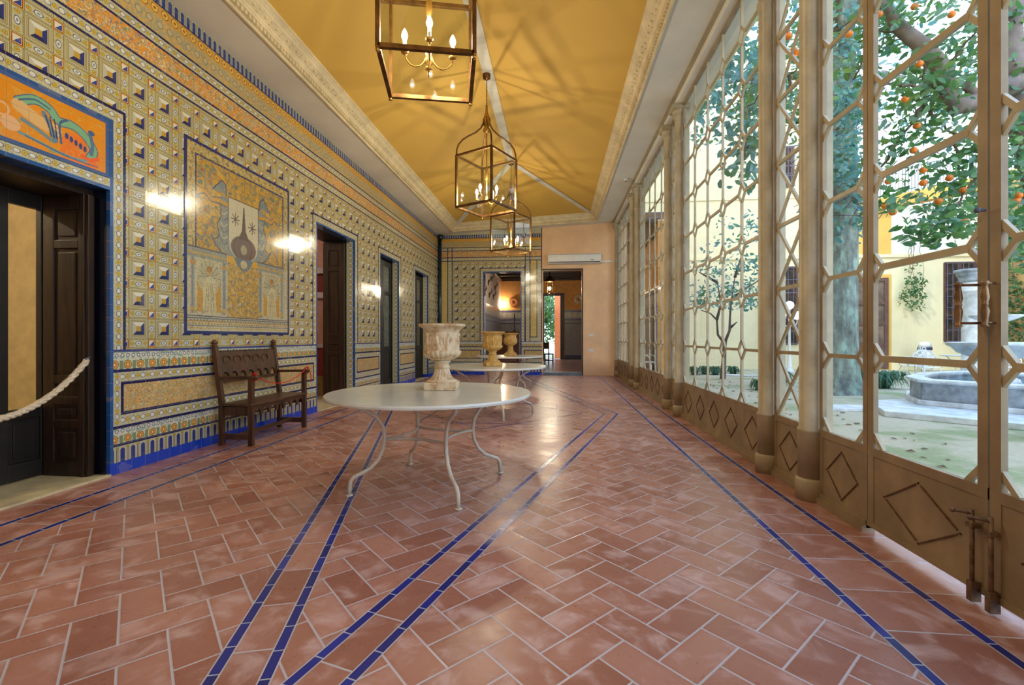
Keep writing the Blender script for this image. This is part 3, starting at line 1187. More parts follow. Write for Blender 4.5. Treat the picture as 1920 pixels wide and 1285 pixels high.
r = sroot('door_3', (0, 0, 0))
r['label'] = 'dark panelled leaf folded into the near doorway'
b = MB()
panelled(b, 1, 3.535, -4.36, -3.93, 0.02, 2.40, 0.05, (0.02, 0.42, 0.62, 0.80, 1.95, 2.28))
b.box((-4.00, 3.50, 0.0), (-3.965, 3.585, 2.456))
b.build('panelled_leaf', M['darkwood'], r, 0.004)
b = MB()
b.box((-4.42, 2.05, 2.40), (-3.97, 3.585, 2.456))
b.build('lintel', M['darkwood'], r)
r = sroot('door_4', (0, 0, 0))
r['label'] = 'black framed glazed door inside the near doorway'
for i, (a0, a1) in enumerate(((2.06, 2.438), (2.442, 2.818), (2.822, 3.198), (3.202, 3.58))):
    b = MB()
    s = 0.072
    xg = -4.40
    b.box((xg - 0.025, a0, 0.02), (xg + 0.025, a0 + s, 2.40))
    b.box((xg - 0.025, a1 - s, 0.02), (xg + 0.025, a1, 2.40))
    for z0, z1 in ((0.02, 0.16), (0.52, 0.60), (2.28, 2.40)):
        b.box((xg - 0.025, a0 + s, z0), (xg + 0.025, a1 - s, z1))
    b.box((xg - 0.008, a0 + s, 0.16), (xg + 0.008, a1 - s, 0.52))
    b.box((xg - 0.016, a0 + s + 0.04, 0.20), (xg + 0.018, a1 - s - 0.04, 0.48))
    b.build('glazed_leaf', M['blackwood'], r, 0.003)
    g = MB()
    g.add([(xg, a0 + s, 0.60), (xg, a1 - s, 0.60), (xg, a1 - s, 2.28), (xg, a0 + s, 2.28)], [(0, 1, 2, 3)])
    g.build('glass_pane', M['glass'], r, fix=False)
# thresholds
b = MB()
for (a_, c_, t_) in op:
    b.box((-4.45, a_, -0.02), (-3.83, c_, 0.012))
    b.box((-3.84, a_ - 0.0, -0.02), (XL + 0.012, c_, 0.018))
struct(b.build('trim_8', M['stone']), 'pale marble thresholds of the left doorways')

r = sroot('door_5', (0, 0, 0))
r['label'] = 'tall brown panelled leaf folded in the second doorway'
b = MB()
panelled(b, 1, 8.33, -4.40, -3.98, 0.02, 2.98, 0.05, (0.02, 0.86, 1.06, 1.20, 2.45, 2.84))
b.build('panelled_leaf', M['darkwood'], r, 0.004)
b = MB()
panelled(b, 1, 7.06, -4.40, -3.98, 0.02, 2.98, 0.05, (0.02, 0.86, 1.06, 1.20, 2.45, 2.84))
b.build('panelled_leaf', M['darkwood'], r, 0.004)
for nm, a_, c_, lb in (('door_6', 9.68, 10.84, 'closed dark glazed door in the third doorway'), ('door_7', 12.15, 13.40, 'closed dark door in the farthest doorway of the left wall')):
    r = sroot(nm, (0, 0, 0))
    r['label'] = lb
    mid = (a_ + c_) / 2
    for (p0, p1) in ((a_ + 0.01, mid - 0.004), (mid + 0.004, c_ - 0.01)):
        b = MB()
        xg, s = -4.02, 0.09
        b.box((xg - 0.025, p0, 0.02), (xg + 0.025, p0 + s, 3.0))
        b.box((xg - 0.025, p1 - s, 0.02), (xg + 0.025, p1, 3.0))
        for z0, z1 in ((0.02, 0.2), (0.86, 0.98), (2.20, 2.28), (2.88, 3.0)):
            b.box((xg - 0.025, p0 + s, z0), (xg + 0.025, p1 - s, z1))
        b.box((xg - 0.01, p0 + s, 0.2), (xg + 0.01, p1 - s, 0.86))
        b.build('glazed_leaf', M['blackwood'], r, 0.003)
        g = MB()
        g.box((xg - 0.004, p0 + s, 0.98), (xg + 0.004, p1 - s, 2.20))
        g.box((xg - 0.004, p0 + s, 2.28), (xg + 0.004, p1 - s, 2.88))
        g.build('glass_pane', plain('curtained dark glass ' + nm, (84, 96, 92) if nm == 'door_6' else (38, 34, 30), 0.08, var=0.12, coat=0.4), r)

# ---- rooms behind the left wall
b = MB()
b.box((-8.2, 1.0, 0), (-8.0, 5.6, 3.6), 0)
b.box((-8.0, 1.0, 0), (-4.42, 1.1, 3.6), 0)
b.box((-8.0, 5.4, 0), (-4.42, 5.6, 3.6), 0)
b.box((-8.0, 1.0, 3.5), (-4.42, 5.6, 3.6), 0)
b.box((-7.99, 1.1, 1.98), (-7.93, 5.4, 2.06), 0)
b.box((-7.99, 1.1, 2.40), (-7.90, 5.4, 2.46), 0)
b.box((-7.99, 4.6, 2.06), (-7.92, 4.9, 2.40), 0)
struct(b.build('wall_side_room', plain('cream side room', (232, 214, 170), 0.8, var=0.05)))
b = MB()
b.box((-8.0, 1.1, -0.02), (-4.42, 14.5, 0.0))
struct(b.build('floor_side_rooms', M['stone']))
b = MB()
b.box((-8.2, 5.6, 0), (-8.0, 14.6, 3.7), 0)
b.box((-7.99, 5.6, 0), (-7.97, 14.6, 0.95), 1)
b.box((-7.99, 5.6, 0.95), (-7.93, 14.6, 1.02), 2)
b.box((-7.99, 5.6, 2.1), (-7.92, 14.6, 2.2), 2)
b.box((-7.99, 5.6, 2.9), (-7.90, 14.6, 3.05), 2)
b.box((-8.0, 9.0, 0), (-4.42, 9.1, 3.7), 0)
b.box((-7.9, 8.98, 0.4), (-4.42, 9.0, 0.98), 1)
b.box((-7.9, 8.975, 0.0), (-4.42, 9.0, 0.4), 3)
b.box((-7.9, 8.96, 0.98), (-4.42, 9.0, 1.06), 2)
b.box((-7.9, 8.94, 2.0), (-4.42, 9.0, 2.12), 2)
b.box((-7.9, 8.98, 2.12), (-4.42, 9.0, 2.5), 1)
b.box((-7.9, 8.92, 2.5), (-4.42, 9.0, 2.62), 2)
b.box((-8.0, 14.5, 0), (-4.42, 14.6, 3.7), 1)
b.box((-8.2, 5.6, 3.6), (-4.42, 14.6, 3.7), 0)
struct(b.build('wall_painted_room', [plain('rose wall', (196, 150, 140), 0.8, var=0.08), plain('deep red wall', (128, 44, 40), 0.8, var=0.1), plain('lilac moulding', (196, 186, 204), 0.7, var=0.05), plain('olive plinth', (150, 120, 70), 0.7, var=0.1)]))
for i, (x_, y_, z_) in enumerate(((-6.2, 2.6, 3.2), (-6.2, 7.4, 3.3))):  # unseen globes added to light the side rooms
    r = thing('side_room_fill', ('added globe light brightening the room behind the near glazed door', 'added globe light brightening the red room behind the second doorway')[i], 'lamp', (x_, y_, z_))
    b = MB()
    b.lathe([(0.06, 0.27), (0.01, 0.26), (0.01, 0.08), (0.03, 0.07), (0.03, 0.04)] [::-1], (0, 0, 0), 10)
    b.build('stem', M['brass'], r)
    b = MB()
    b.ball((0, 0, 0), 0.06, 12)
    b.build('globe', emitter('warm globe %d' % i, (1.0, 0.8, 0.55), (800.0, 500.0)[i]), r)

# ================================================================== PAINTED TILE PANELS (glazed pictures set in the wall)
def pn(x, y, seed, f):
    """cheap smooth noise in numpy, about -1..1"""
    r = np.random.RandomState(seed)
    s = np.zeros_like(x)
    for k in range(7):
        a, ph = r.uniform(0, 2 * PI), r.uniform(0, 2 * PI)
        fr = f * r.uniform(0.7, 1.5)
        s += np.sin((x * math.cos(a) + y * math.sin(a)) * fr + ph + 1.6 * np.sin((x * math.sin(a) - y * math.cos(a)) * fr * 0.6 + ph * 2))
    return s / 4.0


class Pic:
    def __init__(s, w_, h_, step, base):
        s.w, s.h = w_, h_
        s.nx, s.ny = int(round(w_ / step)) + 1, int(round(h_ / step)) + 1
        s.x, s.y = np.meshgrid(np.linspace(0, w_, s.nx), np.linspace(0, h_, s.ny))
        s.c = np.zeros((s.ny, s.nx, 3))
        s.c[:] = base

    def put(s, m, c):
        s.c[m] = c

    def rect(s, x0, y0, x1, y1, c):
        s.put((s.x > x0) & (s.x < x1) & (s.y > y0) & (s.y < y1), c)

    def ell(s, cx, cy, rx, ry, c, ring=None):
        d = ((s.x - cx) / rx) ** 2 + ((s.y - cy) / ry) ** 2
        s.put((d < 1) if ring is None else ((d < 1) & (d > ring)), c)

    def poly(s, pts, c):
        m = np.zeros(s.x.shape, bool)
        n = len(pts)
        for i in range(n):
            (x0, y0), (x1, y1) = pts[i], pts[(i + 1) % n]
            if y0 == y1:
                continue
            k = ((y0 > s.y) != (y1 > s.y)) & (s.x < (x1 - x0) * (s.y - y0) / (y1 - y0) + x0)
            m ^= k
        s.put(m, c)

    def line(s, pts, wd, c):
        for (x0, y0), (x1, y1) in zip(pts[:-1], pts[1:]):
            dx, dy = x1 - x0, y1 - y0
            L = dx * dx + dy * dy + 1e-12
            t = np.clip(((s.x - x0) * dx + (s.y - y0) * dy) / L, 0, 1)
            s.put((s.x - x0 - t * dx) ** 2 + (s.y - y0 - t * dy) ** 2 < (wd / 2) ** 2, c)

    def curve(s, pts, wd, c):
        out = []
        for i in range(len(pts) - 1):
            p0, p1, p2, p3 = pts[max(i - 1, 0)], pts[i], pts[i + 1], pts[min(i + 2, len(pts) - 1)]
            for k in range(8):
                t = k / 8
                out.append(tuple(0.5 * (2 * p1[j] + (p2[j] - p0[j]) * t + (2 * p0[j] - 5 * p1[j] + 4 * p2[j] - p3[j]) * t * t + (3 * p1[j] - p0[j] - 3 * p2[j] + p3[j]) * t ** 3) for j in (0, 1)))
        out.append(pts[-1])
        s.line(out, wd, c)

    def scroll(s, x0, y0, x1, y1, cols, seed, f=34):
        box = (s.x > x0) & (s.x < x1) & (s.y > y0) & (s.y < y1)
        a, b_ = pn(s.x, s.y, seed, f), pn(s.x, s.y, seed + 5, f * 1.5)
        s.put(box & (np.abs(a) < 0.13), cols[0])
        s.put(box & (a > 0.55), cols[1])
        s.put(box & (np.abs(b_ - 0.3) < 0.07), cols[2])
        s.put(box & (b_ < -0.75), cols[3 % len(cols)])

    def build(s, name, yleft, z0, xface, parent=None, thick=0.006):
        nx, ny = s.nx, s.ny
        v = np.stack([np.full(s.x.size, xface + thick), yleft + s.x.ravel(), z0 + s.y.ravel()], 1)
        idx = np.arange(nx * ny).reshape(ny, nx)
        f = np.stack([idx[:-1, :-1], idx[:-1, 1:], idx[1:, 1:], idx[1:, :-1]], -1).reshape(-1, 4)
        # a rim gives the panel its thickness
        rim = np.concatenate([idx[0, :], idx[1:, -1], idx[-1, -2::-1], idx[-2:0:-1, 0]])
        back = v[rim].copy()
        back[:, 0] = xface + 0.0005
        nb = len(rim)
        v = np.concatenate([v, back])
        k = np.arange(nb)
        side = np.stack([rim, nx * ny + k, nx * ny + (k + 1) % nb, rim[(k + 1) % nb]], 1)
        f = np.concatenate([f, side])
        me = bpy.data.meshes.new(name)
        me.vertices.add(len(v))
        me.vertices.foreach_set('co', v.astype(np.float32).ravel())
        me.loops.add(f.size)
        me.loops.foreach_set('vertex_index', f.astype(np.int32).ravel())
        me.polygons.add(len(f))
        me.polygons.foreach_set('loop_start', (np.arange(len(f)) * 4).astype(np.int32))
        me.update(calc_edges=True)
        at = me.color_attributes.new('glaze', 'BYTE_COLOR', 'POINT')
        srgb = np.concatenate([s.c.reshape(-1, 3), s.c.reshape(-1, 3)[rim]]) / 255.0
        lc = np.where(srgb <= 0.04045, srgb / 12.92, ((srgb + 0.055) / 1.055) ** 2.4)
        at.data.foreach_set('color', np.concatenate([lc, np.ones((len(lc), 1))], 1).astype(np.float32).ravel())
        me.materials.append(M['picture'])
        o = bpy.data.objects.new(name, me)
        COL.objects.link(o)
        if parent:
            o.parent = parent
        return o


m = begin('painted tile picture')
at = NT.nodes.new('ShaderNodeVertexColor')
at.layer_name = 'glaze'
x, y, z = xyz()
j = (cyc(y, 0.136, 3.924).abs() < 0.0016).mx(cyc(z, 0.136, 1.341).abs() < 0.0016)
ti, tj = ((y - 3.924) / 0.136).floor(), ((z - 1.341) / 0.136).floor()
bump = (white(vec(ti, tj)) - 0.5) * cyc(y, 0.136, 3.856) * 4.5 + (white(vec(tj, ti, 3.0)) - 0.5) * cyc(z, 0.136, 1.273) * 4.5 + noise(vec(y, z), 40.0, 2.0) * 0.05 - j * 0.1
finish(mixc(j * 0.5, at.outputs[0], (130, 118, 84)), 0.16, 0.0, bump, 0.35, 0.012)
M['picture'] = m

DEEP, GREYB, PALE, OCH = (34, 48, 120), (120, 136, 150), (206, 204, 178), (222, 164, 44)
# --- the large framed panel with a shield
PW, PH = 1.85, 2.06
p = Pic(PW, PH, 0.0052, DEEP)
p.rect(0.035, 0.035, PW - 0.035, PH - 0.035, (214, 198, 130))
p.scroll(0.035, 0.035, PW - 0.035, PH - 0.035, [(206, 158, 50), (150, 130, 70), (110, 110, 96), (214, 168, 60)], 3, 60)
p.rect(0.14, 0.9, PW - 0.14, PH - 0.135, DEEP)
p.rect(0.158, 0.9, PW - 0.158, PH - 0.153, OCH)
p.scroll(0.158, 0.9, PW - 0.158, PH - 0.153, [(150, 138, 96), (232, 178, 60), (106, 128, 140), (96, 132, 120)], 11, 26)
# shield: scrolled bracket mantling
cxs = 0.90
for sg in (-1, 1):
    X = lambda q: cxs + sg * q
    p.poly([(X(0.27), 1.58), (X(0.36), 1.60), (X(0.40), 1.52), (X(0.38), 1.36), (X(0.43), 1.24), (X(0.40), 1.12), (X(0.46), 1.04), (X(0.34), 0.96), (X(0.18), 0.86), (X(0.1), 0.92), (X(0.27), 1.1)], (140, 152, 150))
    # strapwork figure: hooked head, arm reaching outwards
    p.poly([(X(0.30), 1.60), (X(0.31), 1.71), (X(0.37), 1.75), (X(0.43), 1.70), (X(0.50), 1.62), (X(0.44), 1.60), (X(0.38), 1.64)], (120, 142, 152))
    p.curve([(X(0.30), 1.60), (X(0.31), 1.71), (X(0.37), 1.755), (X(0.43), 1.70), (X(0.52), 1.61)], 0.016, (52, 70, 118))
    p.curve([(X(0.28), 1.50), (X(0.42), 1.51), (X(0.54), 1.50), (X(0.62), 1.56), (X(0.69), 1.53)], 0.042, (226, 160, 40))
    p.curve([(X(0.30), 1.475), (X(0.42), 1.485), (X(0.54), 1.475), (X(0.62), 1.53), (X(0.71), 1.50)], 0.013, (70, 92, 130))
    p.curve([(X(0.36), 1.56), (X(0.44), 1.545), (X(0.54), 1.53), (X(0.60), 1.59)], 0.011, (96, 116, 140))
    for q in range(6):
        p.curve([(X(0.28), 1.42 - q * 0.07), (X(0.34), 1.38 - q * 0.07), (X(0.39), 1.40 - q * 0.06)], 0.011, ((206, 200, 170), (84, 100, 128))[q % 2])
    p.curve([(X(0.40), 1.50), (X(0.385), 1.36), (X(0.44), 1.24), (X(0.41), 1.12), (X(0.50), 1.06)], 0.014, (60, 80, 120))
    p.curve([(X(0.52), 1.10), (X(0.42), 0.98), (X(0.22), 0.86), (X(0.02), 0.80)], 0.03, (110, 130, 150))
    p.curve([(X(0.53), 1.085), (X(0.42), 0.96), (X(0.22), 0.845), (X(0.02), 0.79)], 0.011, (44, 62, 110))
    for (qx, qy, r_) in ((0.56, 1.68, 0.05), (0.60, 1.36, 0.055), (0.55, 1.22, 0.045), (0.62, 1.10, 0.05), (0.48, 1.80, 0.04), (0.66, 1.78, 0.05)):
        p.ell(X(qx), qy, r_, r_ * 0.8, (150, 150, 116), 0.45)
        p.ell(X(qx), qy, r_ * 0.45, r_ * 0.36, (196, 108, 40))
p.rect(cxs - 0.275, 1.13, cxs + 0.275, 1.61, (56, 60, 80))
p.rect(cxs - 0.265, 1.12, cxs + 0.265, 1.60, (210, 202, 168))
p.poly([(cxs - 0.265, 1.15), (cxs + 0.265, 1.15), (cxs + 0.24, 1.0), (cxs + 0.14, 0.9), (cxs, 0.86), (cxs - 0.14, 0.9), (cxs - 0.24, 1.0)], (206, 196, 164))
# the dark bulb with a spire
p.ell(cxs, 1.045, 0.225, 0.15, (122, 104, 98))
p.poly([(cxs - 0.10, 1.15), (cxs - 0.035, 1.26), (cxs - 0.008, 1.55), (cxs + 0.008, 1.55), (cxs + 0.035, 1.26), (cxs + 0.10, 1.15)], (104, 84, 80))
p.ell(cxs, 1.03, 0.055, 0.06, (176, 168, 140))
for q in (-0.12, 0.1):
    p.curve([(cxs + q, 1.16), (cxs + q * 1.5, 1.05), (cxs + q, 0.93)], 0.01, (84, 68, 66))
for sx_ in (-0.15, 0.155):
    for k in range(8):
        a = k * PI / 4
        p.line([(cxs + sx_, 1.37 if sx_ < 0 else 1.33), (cxs + sx_ + 0.075 * math.cos(a), (1.37 if sx_ < 0 else 1.33) + 0.075 * math.sin(a))], 0.011, (96, 84, 76))
# lower arcade with two standing figures on plinth
p.rect(0.035, 0.2, PW - 0.035, 0.9, (206, 200, 160))
p.rect(0.62, 0.2, 1.18, 0.92, (226, 170, 50))
p.scroll(0.62, 0.2, 1.18, 0.84, [(146, 138, 106), (236, 186, 80), (98, 118, 130), (206, 196, 150)], 21, 40)
p.poly([(0.72, 0.92), (1.08, 0.92), (1.0, 0.80), (0.9, 0.75), (0.8, 0.80)], (110, 128, 140))
p.ell(0.9, 0.85, 0.06, 0.05, (206, 190, 140))
for fx_ in (0.34, 1.45):
    p.rect(fx_ - 0.30, 0.82, fx_ + 0.27, 0.93, (150, 158, 150))
    p.rect(fx_ - 0.30, 0.855, fx_ + 0.27, 0.875, (212, 170, 70))
    p.rect(fx_ - 0.30, 0.92, fx_ + 0.27, 0.935, (70, 80, 110))
    for q in (-0.26, 0.20):
        p.rect(fx_ + q, 0.22, fx_ + q + 0.055, 0.82, (150, 162, 166))
        p.rect(fx_ + q + 0.02, 0.22, fx_ + q + 0.028, 0.82, (90, 100, 120))
        p.rect(fx_ + q - 0.012, 0.74, fx_ + q + 0.068, 0.78, (206, 150, 60))
        p.rect(fx_ + q - 0.012, 0.24, fx_ + q + 0.068, 0.29, (206, 176, 90))
    p.rect(fx_ - 0.17, 0.24, fx_ + 0.17, 0.62, (218, 158, 50))
    p.ell(fx_, 0.62, 0.17, 0.19, (196, 190, 150))
    for k in range(9):
        a = k * PI / 8
        p.line([(fx_, 0.62), (fx_ + 0.165 * math.cos(a), 0.62 + 0.185 * math.sin(a))], 0.009, (128, 134, 130))
    p.poly([(fx_ - 0.10, 0.24), (fx_ + 0.11, 0.24), (fx_ + 0.09, 0.45), (fx_ + 0.075, 0.61), (fx_ + 0.02, 0.64), (fx_ - 0.05, 0.62), (fx_ - 0.09, 0.5)], (214, 206, 160))
    for q in (-0.06, -0.02, 0.03, 0.07):
        p.line([(fx_ + q, 0.25), (fx_ + q * 0.6, 0.55)], 0.009, (170, 152, 96))
    p.ell(fx_, 0.69, 0.04, 0.052, (206, 176, 110))
    p.ell(fx_, 0.71, 0.042, 0.035, (186, 130, 50))
    p.line([(fx_ + 0.07, 0.56), (fx_ + 0.13, 0.66)], 0.02, (206, 196, 150))
p.rect(0.035, 0.035, PW - 0.035, 0.2, (206, 204, 170))
for q, cc in ((0.06, (214, 170, 70)), (0.085, (110, 118, 130)), (0.135, (196, 150, 70)), (0.165, (100, 112, 130)), (0.19, DEEP)):
    p.rect(0.035, q, PW - 0.035, q + 0.012, cc)
for k in range(40):
    p.ell(0.06 + k * 0.045, 0.112, 0.014, 0.012, (196, 150, 60))
    p.ell(0.08 + k * 0.045, 0.152, 0.009, 0.008, (90, 104, 130))
for sd_, fr_, th_, cc in ((31, 95, 0.10, (150, 140, 104)), (37, 70, 0.07, (104, 110, 118)), (43, 120, 0.08, (214, 196, 130))):
    k_ = np.abs(pn(p.x, p.y, sd_, fr_)) < th_
    k_ &= (np.abs(p.x - cxs) > 0.28) | (p.y < 0.85) | (p.y > 1.62)
    k_ &= (p.x > 0.04) & (p.x < PW - 0.04) & (p.y > 0.04) & (p.y < PH - 0.04)
    p.c[k_] = p.c[k_] * 0.45 + np.array(cc) * 0.55
g_ = p.c.mean(-1, keepdims=True)
p.c = (p.c * 0.86 + g_ * 0.14) * 0.95
o = p.build('tile_mural', 4.37, 1.23, XL)
tag(o, 'large framed tile mural with a two-star shield and spire, above the carved bench', 'tile mural')

# --- the long dragon panel over the near doorway
p = Pic(1.62, 0.485, 0.004, (58, 92, 150))
p.rect(0.0, 0.03, 1.59, 0.455, (222, 142, 34))
a = pn(p.x, p.y, 4, 9)
p.put((a > 0.5) & (p.x < 1.59) & (p.y > 0.03) & (p.y < 0.455), (230, 120, 40))
bluish, tealc, pinkc = (70, 100, 140), (120, 176, 140), (222, 176, 132)


def drag(ox, fl):
    X = lambda q: ox + fl * q
    p.curve([(X(0.10), 0.32), (X(0.2), 0.38), (X(0.3), 0.36), (X(0.36), 0.3), (X(0.46), 0.31), (X(0.56), 0.27), (X(0.63), 0.18), (X(0.6), 0.11)], 0.07, bluish)
    p.curve([(X(0.10), 0.32), (X(0.2), 0.38), (X(0.3), 0.36), (X(0.36), 0.3), (X(0.46), 0.31), (X(0.56), 0.27), (X(0.63), 0.18), (X(0.6), 0.11)], 0.055, tealc)
    p.curve([(X(0.10), 0.29), (X(0.22), 0.24), (X(0.34), 0.22)], 0.09, (216, 176, 120))
    p.curve([(X(0.10), 0.33), (X(0.2), 0.38), (X(0.3), 0.36)], 0.012, bluish)
    p.curve([(X(0.12), 0.2), (X(0.22), 0.17), (X(0.33), 0.13), (X(0.34), 0.2)], 0.03, (110, 140, 150))
    p.curve([(X(0.26), 0.31), (X(0.3), 0.24), (X(0.34), 0.14)], 0.035, (104, 130, 150))
    for q in range(3):
        p.curve([(X(0.27 + q * 0.03), 0.30), (X(0.29 + q * 0.025), 0.24), (X(0.31 + q * 0.02), 0.16)], 0.009, (40, 56, 96))
    p.curve([(X(0.42), 0.33), (X(0.37), 0.28), (X(0.38), 0.14)], 0.018, bluish)
    p.curve([(X(0.10), 0.1), (X(0.24), 0.08), (X(0.36), 0.06), (X(0.52), 0.06), (X(0.62), 0.10)], 0.022, (110, 150, 160))
    p.curve([(X(0.14), 0.09), (X(0.3), 0.07), (X(0.46), 0.05), (X(0.66), 0.055)], 0.009, bluish)
    for q in range(5):
        p.ell(X(0.42 + q * 0.035), 0.21 - q * 0.012, 0.014, 0.024, (52, 72, 130))
    p.curve([(X(0.60), 0.30), (X(0.62), 0.22), (X(0.61), 0.14)], 0.03, (84, 116, 150))
    p.ell(X(0.61), 0.315, 0.028, 0.02, (70, 100, 140))
    p.curve([(X(0.54), 0.10), (X(0.6), 0.09), (X(0.66), 0.12)], 0.03, (230, 100, 50))
    p.ell(X(0.05), 0.14, 0.06, 0.05, pinkc)
    p.ell(X(0.0), 0.22, 0.045, 0.05, pinkc, 0.5)


k_ = (np.abs(pn(p.x, p.y, 55, 42)) < 0.09) & (p.x > 0.0) & (p.x < 1.58) & (p.y > 0.04) & (p.y < 0.445)
p.c[k_] = p.c[k_] * 0.5 + np.array((206, 170, 90)) * 0.5
k_ = (pn(p.x, p.y, 58, 26) > 0.95) & (p.x < 1.58) & (p.y > 0.04) & (p.y < 0.445)
p.c[k_] = p.c[k_] * 0.4 + np.array((110, 160, 120)) * 0.6
drag(0.86, 1)
drag(0.30, -1)
for (ox, fl) in ((0.72, 1), (0.44, -1)):
    p.curve([(ox, 0.41), (ox + fl * 0.04, 0.36), (ox - fl * 0.02, 0.3), (ox + fl * 0.05, 0.22), (ox - fl * 0.02, 0.12)], 0.03, (84, 130, 140))
    p.curve([(ox, 0.41), (ox + fl * 0.05, 0.43), (ox + fl * 0.1, 0.38)], 0.02, tealc)
p.ell(0.58, 0.25, 0.085, 0.12, (84, 120, 130))
p.ell(0.58, 0.25, 0.065, 0.10, (196, 176, 84))
p.ell(0.58, 0.40, 0.05, 0.03, (140, 170, 110))
o = p.build('lintel_mural', 1.95, 2.555, XL)
tag(o, 'long orange tile panel with winged beasts in a blue frame, above the near dark doorway', 'tile mural')

# ================================================================== LANTERNS
m = begin('glowing bulb glass')
_t = NT.nodes.new('ShaderNodeBsdfTransparent')
_e = NT.nodes.new('ShaderNodeEmission')
_e.inputs[0].default_value = (1.0, 0.9, 0.74, 1)
_e.inputs[1].default_value = 14.0
_a = NT.nodes.new('ShaderNodeMixShader')
_a.inputs[0].default_value = 0.25
_u = NT.nodes.new('ShaderNodeOutputMaterial')
NT.links.new(_t.outputs[0], _a.inputs[1])
NT.links.new(_e.outputs[0], _a.inputs[2])
NT.links.new(_a.outputs[0], _u.inputs[0])
M['bulb_glass'] = m
BULB_LIGHT = bpy.data.lights.new('bulb light', 'POINT')
BULB_LIGHT.energy = BULB_WATTS
BULB_LIGHT.color = (1.0, 0.86, 0.64)
BULB_LIGHT.shadow_soft_size = 0.010
LS, LT, LB = 0.68, 0.81, 0.0     # side, box top above box bottom


